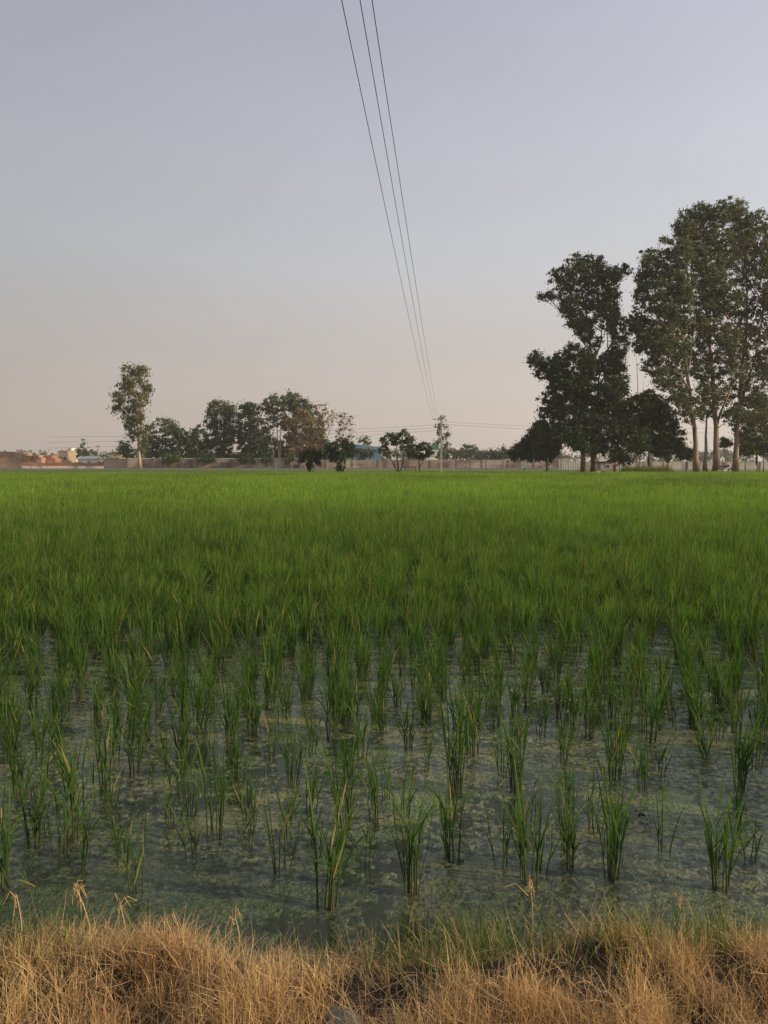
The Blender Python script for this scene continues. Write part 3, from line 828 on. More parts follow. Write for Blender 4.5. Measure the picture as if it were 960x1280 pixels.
# --- tall slender tree standing before the wall on the left
tree('eucalyptus_tree', 148, (175, 586), [([(175, 586), (173, 545), (171, 510), (166, 470)], 0.42), ([(174, 552), (181, 500), (182, 475)], 0.2), ([(173, 548), (160, 510), (158, 480)], 0.18)],
     [(160, 465, 8, 9), (172, 464, 6, 7), (180, 467, 6, 8), (156, 480, 9, 10), (170, 482, 10, 12), (182, 485, 6, 11), (153, 497, 8, 9), (168, 502, 11, 11), (181, 503, 7, 9),
      (153, 512, 8, 8), (164, 520, 9, 9), (176, 519, 9, 9), (160, 532, 6, 7), (173, 533, 7, 8), (181, 540, 5, 12), (167, 545, 5, 8), (180, 556, 5, 8)],
     M['leaf_euc_warm'], M['bark_pale'], 'tall slender eucalyptus with pale sunlit trunk standing alone before the wall at the left', 'eucalyptus', None, seed=11, per=24, gap=0.2, dens=1.35, grow=1.2)
# --- left background
tree('conifer_tree', 195, (106, 578), [([(106, 578), (104, 552)], 0.25)], [(104, 553, 1.6, 4), (104, 559, 3.5, 4), (105, 565, 7, 5), (110, 567, 6, 5), (103, 571, 8, 4), (122, 571, 8, 3)],
     M['leaf_far'], M['bark_dark'], 'small pointed conifer behind the low brick wall', 'conifer', seed=12, per=24)
tree('broadleaf_tree', 172, (157, 578), [([(157, 578), (157, 565)], 0.2)], [(155, 556, 6, 5), (160, 562, 7, 5), (153, 565, 6, 5), (162, 570, 8, 5)], M['leaf_mid'], M['bark_dark'],
     'small round tree behind the wall just left of the tall slender eucalyptus', 'tree', GW, seed=13)
tree('broadleaf_tree', 170, (190, 578), [([(190, 578), (188, 540)], 0.25)], [(187, 536, 6, 8), (193, 547, 8, 9), (187, 558, 8, 9), (197, 562, 8, 8), (190, 570, 12, 5)], M['leaf_euc'], M['bark_dark'],
     'loose grey green tree right behind the tall slender eucalyptus', 'tree', GW, seed=14)
tree('broadleaf_tree', 172, (208, 578), [([(208, 578), (206, 535)], 0.25)], [(200, 526, 6, 5), (210, 530, 8, 6), (218, 536, 5, 6), (206, 540, 8, 7), (212, 552, 9, 8), (203, 560, 9, 8), (214, 567, 8, 6)], M['leaf_euc'], M['bark_dark'],
     'open crowned grey green tree second right of the tall slender eucalyptus', 'tree', GW, seed=15, gap=0.15)
tree('broadleaf_tree', 168, (232, 578), [([(232, 578), (232, 550)], 0.3)], [(223, 542, 8, 8), (240, 548, 9, 9), (250, 543, 8, 9), (230, 555, 12, 9), (247, 560, 12, 9), (225, 565, 11, 8), (243, 570, 12, 5)], M['leaf_dark'], M['bark_dark'],
     'low dark wide tree behind the wall, left of the tall oval crown', 'tree', GW, seed=16)
tree('broadleaf_tree', 175, (277, 578), [([(277, 578), (276, 520)], 0.35)], [(275, 504, 8, 6), (268, 512, 8, 9), (283, 512, 9, 9), (276, 522, 12, 10), (264, 528, 7, 9), (289, 528, 7, 10), (275, 538, 14, 9), (286, 545, 10, 9), (266, 548, 9, 9)],
     M['leaf_euc'], M['bark_dark'], 'tall oval crowned grey green tree behind the wall, left of centre', 'tree', GW, seed=17, dens=1.1)
tree('broadleaf_tree', 170, (272, 579), [([(272, 579), (272, 560)], 0.3)], [(258, 553, 9, 9), (272, 557, 10, 8), (286, 556, 10, 8), (262, 566, 12, 7), (282, 567, 12, 7)], M['leaf_dark'], M['bark_dark'],
     'dark low tree spreading at the foot of the oval crowned tree', 'tree', GW, seed=18)
tree('broadleaf_tree', 172, (313, 579), [([(313, 579), (312, 530)], 0.35)], [(310, 507, 7, 5), (304, 514, 7, 8), (317, 514, 8, 8), (308, 526, 11, 9), (320, 530, 9, 9), (303, 540, 9, 9), (316, 545, 13, 9), (306, 556, 11, 9), (322, 560, 12, 9), (330, 548, 9, 12), (336, 561, 9, 9)],
     M['leaf_dark'], M['bark_dark'], 'dark dense tree with twin bumps left of the pale stemmed tree', 'tree', GW, seed=19, dens=1.2)
tree('eucalyptus_tree', 165, (350, 579), [([(350, 579), (347, 545), (345, 510)], 0.28), ([(350, 579), (350, 540), (352, 505)], 0.22), ([(345, 579), (340, 550), (336, 525)], 0.2)],
     [(340, 500, 7, 6), (348, 497, 7, 5), (334, 508, 7, 6), (345, 509, 9, 8), (353, 508, 6, 8), (337, 520, 9, 8), (349, 522, 9, 9), (335, 533, 8, 8), (355, 530, 6, 8)],
     M['leaf_euc'], M['bark_pale'], 'eucalyptus with several pale bare stems behind the wall, beside the dark dense tree', 'eucalyptus', GW, seed=20, gap=0.1)
tree('eucalyptus_tree', 172, (372, 579), [([(372, 579), (368, 530), (364, 500)], 0.3), ([(376, 579), (378, 540), (382, 510)], 0.25)],
     [(362, 494, 5, 4), (370, 499, 8, 6), (362, 505, 7, 8), (376, 506, 9, 7), (386, 511, 8, 6), (368, 515, 10, 8), (382, 520, 10, 8), (393, 522, 8, 7), (398, 532, 7, 7), (365, 530, 9, 9), (400, 545, 7, 8), (404, 558, 7, 8)],
     M['leaf_euc'], M['bark_pale'], 'highest broad tree of the clump behind the wall, green above a brown tree', 'eucalyptus', GW, seed=21, dens=1.1)
tree('broadleaf_tree', 180, (380, 580), [([(380, 580), (380, 555)], 0.3)], [(348, 560, 9, 10), (360, 552, 9, 9), (374, 550, 10, 9), (388, 548, 10, 9), (400, 556, 9, 10), (365, 567, 12, 8), (385, 566, 12, 9), (404, 568, 9, 7), (345, 570, 9, 6)],
     M['leaf_dark'], M['bark_dark'], 'dark tree behind the reddish brown leaved tree', 'tree', GW, seed=39, dens=1.3)
tree('leafy_brown_tree', 164, (376, 579), [([(376, 579), (376, 540), (380, 515)], 0.25), ([(368, 579), (368, 550)], 0.15), ([(388, 579), (386, 548)], 0.15)],
     [(375, 518, 9, 7), (388, 523, 9, 7), (365, 528, 7, 8), (380, 532, 11, 8), (393, 537, 8, 8), (366, 543, 7, 9), (383, 547, 11, 8), (372, 558, 9, 8), (390, 558, 9, 8), (380, 568, 11, 7), (366, 567, 5, 8)],
     M['leaf_brown'], M['bark_pale'], 'reddish brown leaved tree in the middle of the clump behind the wall', 'tree', GW, seed=22, gap=0.12)
tree('sparse_tree', 160, (402, 579), [([(402, 579), (403, 550), (405, 525)], 0.25), ([(403, 560), (412, 540), (418, 520)], 0.14), ([(403, 558), (394, 540), (392, 515)], 0.14)],
     [(396, 507, 6, 4), (405, 510, 8, 5), (413, 517, 7, 5), (400, 522, 8, 6), (412, 530, 7, 6), (404, 540, 8, 7)], M['leaf_brown'], M['bark_dark'],
     'thin nearly leafless tree with twiggy crown at the right end of the clump', 'tree', GW, seed=23, gap=0.35, per=9, twigs=7)
tree('sparse_tree', 162, (428, 579), [([(428, 579), (428, 550), (430, 530)], 0.2)], [(428, 519, 8, 4), (437, 524, 7, 5), (421, 527, 7, 6), (432, 533, 9, 6), (438, 542, 5, 6), (422, 543, 7, 7), (430, 553, 8, 6)],
     M['leaf_brown'], M['bark_dark'], 'thin twiggy tree above the bushy tree left of the blue shed', 'tree', GW, seed=24, gap=0.35, per=9, twigs=7)
for k, (x, wd, lab) in enumerate([(310, 11, 'round clipped bush showing over the wall below the twin bumped dark tree'), (336, 11, 'round bush over the wall below the pale stemmed eucalyptus'),
                                  (215, 14, 'yellowish low bush over the wall, below the open crowned tree'), (259, 14, 'flat dark bush over the wall below the oval crowned tree'), (362, 9, 'low bush over the wall beneath the brown tree')]):
    tree('bush', 158, (x, 580), [([(x, 580), (x, 574)], 0.1)], [(x, 573, wd * 0.75, 4.5), (x - wd * 0.4, 575, wd * 0.5, 4), (x + wd * 0.4, 575, wd * 0.5, 4)], M['leaf_mid'] if k == 2 else M['leaf_dark'], M['bark_dark'], lab, 'bush', 'bushes behind the wall', seed=30 + k)
hz0 = [(x, 572 + 2 * math.sin(x * 0.9) , 6, 5.5) for x in range(224, 408, 7)]
tree('overgrown_hedge', 167, (316, 580), [([(316, 580), (316, 572)], 0.1)], hz0, M['leaf_dark'], M['bark_dark'], 'dark overgrown hedge filling the feet of the trees behind the long wall', 'hedge', seed=38, limbs=False, depth=0.03, dens=1.3)
# --- small trees on the field edge
tree('bushy_tree', 83.5, (388, 590), [([(388, 590), (388, 580)], 0.14), ([(387, 590), (383, 575)], 0.07), ([(389, 590), (394, 576)], 0.07)], [(381, 567, 5, 4), (390, 564, 6, 4), (397, 568, 6, 5), (386, 573, 9, 5), (396, 577, 5, 4), (379, 574, 4, 4), (388, 583, 4, 5)], M['leaf_dark'], M['bark_dark'],
     'smallest dark bushy tree, leftmost on the field edge before the wall', 'small tree', GB, seed=41, sub=0.28, size=0.2, per=26)
tree('bushy_tree', 83, (426, 591), [([(426, 591), (426, 578)], 0.2), ([(425, 591), (418, 572)], 0.1), ([(427, 591), (434, 572)], 0.1)], [(416, 558, 8, 5), (428, 554, 8, 5), (437, 557, 7, 5), (412, 567, 6, 5), (424, 565, 12, 7), (438, 567, 6, 5), (426, 574, 10, 5), (426, 585, 5, 6)], M['leaf_dark'], M['bark_dark'],
     'dark bushy tree with thick leafy foot beside the blue shed', 'small tree', GB, seed=42, sub=0.3, size=0.2, per=26)
tree('bushy_tree', 83, (499, 591), [([(499, 591), (497, 578), (496, 560)], 0.2), ([(500, 591), (504, 575), (507, 555)], 0.13), ([(498, 588), (488, 572), (485, 560)], 0.11)],
     [(492, 544, 8, 4), (502, 542, 8, 3.5), (512, 547, 7, 4), (482, 551, 6, 5), (495, 552, 10, 6), (509, 556, 9, 6), (480, 562, 6, 6), (486, 569, 9, 4), (512, 565, 8, 5)],
     M['leaf_euc'], M['bark_dark'], 'broad open crowned small tree on a forked trunk at mid field edge', 'small tree', GB, seed=43, sub=0.3, size=0.2, per=22, gap=0.22, twigs=4)
tree('bushy_tree', 82.5, (525, 591), [([(525, 591), (524, 578), (521, 568)], 0.16), ([(525, 585), (530, 575), (534, 563)], 0.09)],
     [(518, 560, 8, 5), (530, 559, 8, 6), (512, 568, 6, 4), (523, 569, 10, 5), (536, 566, 6, 5)], M['leaf_dark'], M['bark_dark'],
     'dark leaning small tree touching the open crowned one, before the green roof', 'small tree', GB, seed=44, sub=0.28, size=0.2, per=26)
# --- middle distance
tree('broadleaf_tree', 190, (457, 580), [([(457, 580), (457, 552)], 0.2)], [(456, 549, 4, 3.5), (454, 553, 5, 3), (460, 554, 5, 3)], M['leaf_euc'], M['bark_dark'], 'small tree top poking above the blue shed', 'tree', GW, seed=50)
tree('broadleaf_tree', 168, (455, 581), [([(455, 581), (455, 570)], 0.15)], [(449, 566, 7, 4), (460, 566, 7, 5), (454, 571, 10, 4)], M['leaf_far'], M['bark_dark'], 'low green tree in front of the blue shed, over the wall', 'tree', GW, seed=51, gap=0.1)
tree('slender_tree', 170, (553, 582), [([(553, 582), (552, 555), (551, 530)], 0.2), ([(554, 582), (558, 555), (560, 535)], 0.12)],
     [(551, 522, 2.6, 4), (550, 530, 3.2, 6), (550, 541, 3.2, 7), (551, 553, 3.6, 7), (560, 532, 3, 3), (559, 545, 3.6, 5), (556, 562, 6, 7), (553, 571, 8, 5)], M['leaf_euc'], M['bark_pale'],
     'thin columnar eucalyptus directly behind the power pole', 'eucalyptus', GW, seed=52, gap=0.15)
far_labels = ['hazy low tree right of the power pole, nearest to it', 'hazy rounded tree second right of the power pole', 'hazy low green tree third right of the power pole',
              'hazy green tree midway between power pole and dark trees', 'faded green tree just left of the dark slope of trees', 'mid green bush at the low end of the dark slope']
for k, (x, y, rx, ry, D) in enumerate([(571, 566, 9, 6, 250), (588, 562, 10, 8, 250), (604, 568, 8, 5, 240), (618, 566, 10, 6, 220), (632, 565, 9, 6, 200), (643, 568, 9, 6, 170)]):
    tree('distant_tree', D, (x, 580), [([(x, 580), (x, y)], 0.2)], [(x - rx * .4, y, rx * .6, ry * .8), (x + rx * .45, y + 1, rx * .55, ry * .7), (x, y + 5, rx, ry * .7)], M['leaf_far'], M['bark_dark'], far_labels[k], 'tree', 'hazy trees right of the pole', seed=60 + k)
# far-off mass along the horizon
mb = MB(); rf = np.random.default_rng(77)
xx = rf.uniform(-330, 420, 900); yy = rf.uniform(400, 470, 900)
hh = 4.0 + 4.5 * fbm(xx * 0.03, yy * 0 + 3, 3, 71) + rf.normal(0, .6, 900)
cc = np.stack([xx, yy, rf.uniform(0.1, 1, 900) * hh + 0.2], -1)
leaf_cloud(mb, cc, rf.uniform(2, 4, 900), np.full(900, 55), 1.6, rf, rf.uniform(0, 1, 900), 0.8)
tag(mb.build('distant_woods', M['leaf_far']), 'faint line of far-off woods fading into haze on the horizon', 'woods', kind='stuff')

# --- dark group left of the tall eucalypts
tree('dense_tree', 100, (680, 590), [([(684, 590), (682, 560)], 0.3)], [(676, 531, 5, 4), (670, 541, 8, 7), (681, 545, 9, 9), (662, 553, 9, 7), (672, 558, 12, 8), (653, 562, 9, 6), (664, 567, 14, 7), (645, 568, 9, 5), (684, 566, 12, 8), (690, 556, 10, 9)], M['leaf_dark'], M['bark_dark'],
     'dense dark sloping tree mass at the left foot of the big trees', 'tree', seed=70, dens=2.2, grow=1.4, sub=0.5, per=34)
tree('eucalyptus_tree', 89, (729, 592), [([(729, 592), (728, 560), (732, 500), (738, 450), (730, 390), (722, 340)], 0.42), ([(736, 470), (752, 430), (756, 370)], 0.2), ([(734, 490), (715, 460), (690, 452)], 0.16), ([(740, 465), (766, 430), (774, 390), (773, 350)], 0.15)],
     [(718, 332, 11, 8), (736, 328, 12, 7), (752, 336, 9, 7), (771, 341, 8, 6), (782, 338, 5, 6), (700, 346, 11, 9), (686, 368, 9, 5), (698, 372, 11, 7), (716, 355, 15, 12), (738, 352, 15, 12), (757, 355, 10, 10), (770, 362, 6, 12),
      (705, 388, 11, 8), (724, 380, 15, 12), (744, 376, 14, 13), (765, 388, 8, 12), (715, 405, 10, 8), (732, 405, 13, 10), (750, 400, 12, 12), (727, 422, 9, 7), (764, 415, 8, 12), (768, 436, 8, 12), (742, 428, 8, 6)],
     M['leaf_euc'], M['bark'], 'tall open crowned eucalyptus with narrow waist, left of the gap in the big trees', 'eucalyptus', GE, grow=1.5, seed=71, sub=0.5, size=0.23, per=30, gap=0.12, dens=1.2)
tree('eucalyptus_tree', 86, (742, 592), [([(742, 592), (742, 540), (750, 490), (756, 450)], 0.45), ([(742, 530), (715, 490), (690, 465), (668, 455)], 0.18), ([(745, 520), (775, 480), (780, 450)], 0.2)],
     [(662, 452, 6, 6), (672, 456, 9, 8), (686, 460, 9, 9), (676, 468, 8, 5), (700, 450, 8, 7), (712, 443, 10, 8), (706, 460, 12, 8), (724, 455, 12, 10), (740, 460, 14, 10), (757, 458, 11, 12), (768, 470, 10, 12), (770, 448, 8, 10),
      (700, 478, 12, 9), (716, 482, 14, 11), (736, 486, 16, 12), (756, 490, 14, 12), (772, 492, 10, 12), (696, 496, 13, 10), (714, 504, 15, 11), (735, 508, 16, 12), (757, 512, 15, 12), (776, 514, 12, 12), (790, 505, 9, 10),
      (690, 516, 13, 10), (706, 526, 14, 11), (726, 532, 16, 12), (748, 536, 16, 12), (770, 538, 14, 12), (788, 530, 10, 12), (686, 536, 11, 9), (700, 546, 14, 10), (720, 552, 14, 10), (742, 556, 16, 10), (765, 558, 14, 10), (785, 552, 12, 12)],
     M['leaf_dark'], M['bark_dark'], 'darkest broad tree in the right group, one leafy arm stretched left', 'eucalyptus', GE, grow=1.5, seed=72, sub=0.48, size=0.23, per=32, gap=0.05, dens=1.25)
# --- the three great eucalypts and one at the frame's edge
tree('eucalyptus_tree', 84, (871, 591), [([(871, 591), (868, 540), (862, 480), (850, 410), (835, 340)], 0.45), ([(864, 500), (838, 450), (818, 400)], 0.2), ([(860, 470), (872, 400), (868, 330)], 0.2)],
     [(806, 335, 8, 7), (818, 320, 9, 9), (832, 313, 10, 8), (846, 322, 9, 9), (808, 352, 8, 9), (824, 340, 12, 11), (842, 342, 11, 11), (814, 368, 11, 9), (832, 362, 12, 11), (850, 364, 11, 11), (806, 386, 9, 7), (822, 386, 12, 9), (842, 386, 12, 10),
      (800, 405, 9, 8), (812, 412, 10, 9), (792, 412, 7, 6), (830, 408, 12, 10), (848, 410, 12, 11), (806, 428, 8, 8), (824, 430, 10, 10), (842, 434, 12, 10), (812, 442, 7, 6), (832, 454, 10, 9), (850, 456, 10, 10), (822, 474, 11, 9), (842, 478, 11, 9), (852, 498, 10, 8), (838, 508, 10, 8), (858, 520, 8, 7), (800, 372, 8, 8), (796, 398, 7, 6), (803, 350, 7, 8), (800, 430, 7, 7), (812, 458, 8, 8), (830, 430, 10, 10), (852, 395, 10, 10)],
     M['leaf_euc'], M['bark'], 'left one of the three great eucalyptus trees, its crown bulging over the gap', 'eucalyptus', GE, grow=1.8, seed=73, sub=0.5, size=0.23, per=32, gap=0.10, dens=0.85)
tree('eucalyptus_tree', 87, (893, 591), [([(895, 591), (897, 540), (892, 470), (888, 400), (880, 310)], 0.52), ([(884, 591), (884, 550), (888, 500)], 0.36), ([(896, 540), (912, 480), (905, 400)], 0.22), ([(890, 440), (865, 380), (862, 310)], 0.2)],
     [(858, 276, 9, 8), (870, 268, 9, 7), (882, 263, 10, 7), (896, 268, 9, 9), (848, 290, 9, 8), (864, 288, 11, 10), (884, 284, 12, 11), (855, 306, 11, 9), (874, 306, 12, 11), (894, 304, 12, 12), (866, 326, 12, 10), (886, 328, 12, 11), (904, 326, 11, 12),
      (876, 350, 12, 10), (896, 352, 12, 12), (866, 372, 12, 10), (886, 376, 12, 10), (904, 378, 11, 12), (874, 396, 12, 10), (894, 400, 12, 11), (868, 418, 12, 9), (888, 424, 12, 10), (906, 424, 10, 11), (876, 444, 12, 10), (896, 448, 12, 10), (868, 466, 11, 9), (888, 472, 12, 9), (906, 470, 10, 10), (876, 492, 10, 8), (898, 498, 10, 9), (884, 515, 9, 7), (866, 508, 9, 7), (905, 520, 9, 7), (890, 360, 12, 10)],
     M['leaf_euc'], M['bark'], 'middle one of the three great eucalyptus trees, tallest, with double sunlit trunk', 'eucalyptus', GE, grow=1.75, seed=74, sub=0.5, size=0.23, per=32, gap=0.12, dens=0.85)
tree('eucalyptus_tree', 90, (919, 591), [([(919, 591), (920, 540), (926, 460), (932, 380), (928, 290)], 0.48), ([(923, 500), (945, 440), (955, 370), (950, 300)], 0.24)],
     [(905, 262, 9, 6), (918, 262, 10, 7), (932, 270, 10, 8), (914, 280, 11, 9), (944, 280, 9, 9), (930, 292, 12, 10), (950, 298, 11, 11), (915, 302, 11, 10), (938, 314, 12, 11), (956, 320, 12, 12), (920, 328, 12, 11), (944, 340, 12, 11), (926, 356, 12, 11), (952, 362, 12, 12),
      (920, 384, 12, 11), (942, 388, 12, 11), (960, 392, 11, 12), (926, 412, 12, 11), (950, 418, 12, 11), (918, 436, 11, 10), (940, 444, 12, 10), (958, 450, 12, 10), (926, 468, 11, 9), (948, 476, 12, 10), (934, 498, 11, 9), (954, 504, 11, 10), (940, 524, 10, 8), (925, 516, 9, 8), (950, 540, 10, 8), (912, 490, 9, 8), (932, 545, 8, 6)],
     M['leaf_euc'], M['bark'], 'right one of the three great eucalyptus trees, dark crown reaching the frame edge', 'eucalyptus', GE, grow=1.7, seed=75, sub=0.5, size=0.23, per=32, gap=0.12, dens=0.85)
tree('eucalyptus_tree', 93, (992, 591), [([(992, 591), (990, 520), (985, 420), (980, 330)], 0.45)],
     [(966, 290, 10, 10), (980, 300, 14, 14), (972, 330, 14, 14), (990, 340, 14, 16), (970, 370, 13, 14), (992, 385, 15, 16), (972, 415, 13, 14), (994, 430, 15, 15), (970, 460, 13, 13), (990, 480, 15, 14), (972, 510, 12, 12), (1000, 530, 14, 12)],
     M['leaf_dark'], M['bark'], 'dark eucalyptus cut off by the right edge of the picture', 'eucalyptus', GE, grow=1.5, seed=76, sub=0.5, size=0.23, per=30, gap=0.1)
tree('dense_tree', 92, (812, 590), [([(812, 590), (812, 560)], 0.3)], [(806, 500, 7, 9), (816, 506, 9, 9), (802, 520, 8, 8), (828, 512, 9, 9), (814, 524, 13, 10), (832, 528, 12, 10), (803, 538, 11, 9), (820, 543, 14, 10), (840, 543, 11, 9), (806, 556, 14, 10), (828, 560, 13, 9), (846, 560, 10, 8)],
     M['leaf_dark'], M['bark_dark'], 'low dark tree filling the space under the gap in the big trees', 'tree', seed=77, sub=0.5, size=0.26, per=34, gap=0.03, dens=1.5, grow=1.45)
tree('dense_tree', 101, (948, 590), [([(948, 590), (948, 550)], 0.3)], [(925, 520, 9, 9), (940, 500, 10, 10), (958, 510, 12, 12), (975, 500, 12, 14), (930, 540, 9, 9), (948, 530, 12, 10), (965, 540, 13, 11), (985, 530, 14, 14), (938, 556, 11, 8), (957, 560, 13, 9), (980, 560, 14, 10)],
     M['leaf_mid'], M['bark_dark'], 'low leafy tree behind the right great trunk, reaching the frame edge', 'tree', seed=79, sub=0.5, size=0.26, per=30, gap=0.08, dens=1.2, grow=1.3)
tree('sparse_tree', 95, (796, 590), [([(796, 590), (796, 540), (797, 480), (795, 445)], 0.14), ([(800, 590), (803, 540), (806, 470)], 0.11), ([(792, 560), (786, 500), (785, 430)], 0.1)], [(790, 530, 7, 12), (798, 545, 8, 12), (803, 500, 4, 8)], M['leaf_brown'], M['bark_pale'],
     'thin bare stems rising in the sky gap between the big trees', 'tree', seed=78, sub=0.4, size=0.2, per=8, gap=0.4, twigs=4)
for k, (x, y, rx, ry, lab) in enumerate([(775, 572, 14, 9, 'rounded dark shrub under the darkest broad tree'), (858, 566, 12, 8, 'leafy shrub left of the great eucalyptus trunks'),
                                         (907, 552, 9, 6, 'leafy sprays between the middle and right trunks'), (932, 560, 12, 9, 'dark shrub right of the three great trunks'), (955, 553, 12, 9, 'wide shrub at the right frame edge')]):
    tree('shrub', 96 if k != 2 else 92, (x, 588), [([(x, 588), (x, y)], 0.1)], [(x - rx * .4, y, rx * .6, ry * .7), (x + rx * .4, y + 1, rx * .6, ry * .7), (x, y + 4, rx, ry * .7), (x, y - ry * .5, rx * .6, ry * .5)], M['leaf_dark'] if k % 2 == 0 else M['leaf_mid'], M['bark_dark'], lab, 'shrub', 'shrubs under the big trees', seed=80 + k, sub=0.4, size=0.24, per=22, gap=0.12)

# banana plant under the trees
b0 = at(834, 590, 92); b0[2] = 0.28
e = empty('banana_plant', b0, 'pale blue green banana plant with broad leaves under the big trees', 'banana plant')
MB().tube([(0, 0, 0), (0.03, 0, 0.7), (0, 0, 1.3)], [0.12, 0.1, 0.06], 8).build('stem', M['leaf_banana'], e, smooth=True)
rb = np.random.default_rng(5)
for k in range(8):
    mb = MB(); a = k * 0.8 + 0.3
    blades(mb, np.array([[0, 0, 1.15]]), np.array([a]), np.array([0.2 + 0.07 * k]), np.array([1.3]), np.array([rb.uniform(1.3, 1.9)]), np.array([0.42]), 8, r=rb, twist=0.2, tone=np.array([rb.uniform(0, 1)]))
    mb.build('leaf', M['leaf_banana'], e)
# reeds at the trees' foot
K = 2600
rx_ = at(0, 590, 84)
X0, X1 = at(782, 590, 84)[0], at(838, 590, 84)[0]
mb = MB(); bxx = rb.uniform(X0, X1, K); byy = rb.uniform(83, 86, K)
blades(mb, np.stack([bxx, byy, np.full(K, 0.25)], -1), rb.uniform(0, 6.28, K), np.abs(rb.normal(0.1, 0.1, K)), np.abs(rb.normal(0.3, 0.4, K)), rb.uniform(0.35, 1.2, K) * (0.6 + 0.6 * fbm(bxx * 0.8, byy, 2, 9)), rb.uniform(0.025, 0.05, K), 3, r=rb,
       tone=rb.uniform(0, 1, K), dry=np.where(rb.random(K) < .3, .8, 0.1))
tag(mb.build('tall_grass', M['green_grass']), 'yellow green tall grass growing at the foot of the dark trees', 'grass', kind='stuff')
# short weeds along the bund at the far end of the field
K = 30000
mb = MB(); bxx = rb.uniform(-52, 56, K); byy = FIELD_END + 0.3 + np.abs(rb.normal(0, 1.6, K))
blades(mb, np.stack([bxx, byy, gz(bxx, byy) - 0.02], -1), rb.uniform(0, 6.28, K), np.abs(rb.normal(0.2, 0.2, K)), np.abs(rb.normal(0.4, 0.4, K)), rb.uniform(0.05, 0.2, K), rb.uniform(0.03, 0.05, K), 2, r=rb,
       tone=rb.uniform(0, 1, K), dry=np.where(rb.random(K) < .3, .7, 0.1))
tag(mb.build('bund_grass', M['green_grass']), 'short weeds on the low bund at the far end of the rice field', 'grass', kind='stuff')

# ------------------------------------------------------------------ walls and buildings
def wall(name, x0, x1, D, ytop, m, label, cap=None, post=0, thick=0.25, ybot=None, jag=0, seed=0):
    a, b = at(x0, 580, D)[0], at(x1, 580, D)[0]
    top = at(480, ytop, D)[2]; r = np.random.default_rng(seed)
    bz0 = float(gz((a + b) / 2, D)) - 0.1
    c = ((a + b) / 2, D, bz0)
    e = empty(name, c, label, 'wall')
    mb = MB(); hw = (b - a) / 2; hh = top - bz0
    if jag:
        n = jag; xs_ = np.linspace(-hw, hw, n + 1)
        for i in range(n):
            h_ = hh * r.uniform(0.72, 1.0)
            mb.box(xs_[i] + 0.001, xs_[i + 1] - 0.001, -thick / 2, thick / 2, 0, h_)
    else:
        mb.box(-hw, hw, -thick / 2, thick / 2, 0, hh)
    mb.build('body', m, e)
    if cap: 
        MB().box(-hw - .02, hw + .02, -thick / 2 - 0.06, thick / 2 + 0.06, hh + 0.002, hh + 0.12).build('coping', cap, e)
    if post:
        n = int((b - a) / post)
        for i in range(n + 1):
            x = -hw + i * (2 * hw) / n
            MB().box(x - 0.14, x + 0.14, -thick / 2 - 0.08, thick / 2 + 0.05, 0, hh - 0.03).build('pier', M['plaster_dark'] if m is not M['brick'] else m, e)
    return e
wall('boundary_wall', 160, 375, 158, 573.5, M['plaster'], 'long stained plaster wall behind the tall slender eucalyptus', cap=M['coping'], post=7)
wall('boundary_wall', 131, 159.6, 156, 574, M['plaster_dark'], 'short dark grey wall section between brick wall and long plaster wall', cap=M['plaster_dark'])
wall('boundary_wall', 375.5, 700, 157, 575, M['plaster'], 'pinkish brown worn wall running from the small bushy trees to the dark trees', post=5, cap=None)
wall('boundary_wall', 768, 1040, 128, 577.5, M['wall_white'], 'pale wall seen between the trunks of the great eucalyptus trees', post=6, cap=M['coping'])
wall('brick_wall', 25, 130, 150, 576.5, M['brick'], 'low red brick wall at the far left with crumbling top', jag=26, seed=3)
wall('plaster_plinth', 27, 129, 149.5, 582.5, M['coping'], 'pale plastered footing wall standing before the red brick wall', thick=0.4)

def stack(x0, x1, ytop, D, depth, m, label, seed, steps=7):
    a, b = at(x0, 580, D)[0], at(x1, 580, D)[0]; top = at(480, ytop, D)[2] - 0.1
    e = empty('brick_stack', ((a + b) / 2, D, 0.1), label, 'brick stack', 'stacks of bricks at the far left')
    r = np.random.default_rng(seed); hw = (b - a) / 2; mb = MB()
    xs_ = np.linspace(-hw, hw, steps + 1)
    for i in range(steps):
        h_ = top * r.uniform(0.88, 1.0) * (0.8 if i in (0, steps - 1) else 1)
        n = 3
        for k in range(n):
            d0 = -depth / 2 + k * 0.25
            mb.box(xs_[i] + 0.002 + k * 0.02, xs_[i + 1] - 0.002, d0 + r.uniform(0, .05), depth / 2 - k * .2, h_ * k / n + (0.002 if k else 0), h_ * (k + 1) / n)
    mb.build('bricks', m, e)
stack(-25, 41, 564.5, 155, 5, M['brick_pale'], 'largest block of stacked pale orange bricks at the left frame edge', 1, 11)
stack(41.5, 56, 567.5, 156, 4, M['brick_pale'], 'low crumbling brick stack beside the largest block', 2, 4)
stack(57, 73, 568.5, 158, 4, M['brick'], 'redder stepped brick stack beside the cream house', 4, 4)

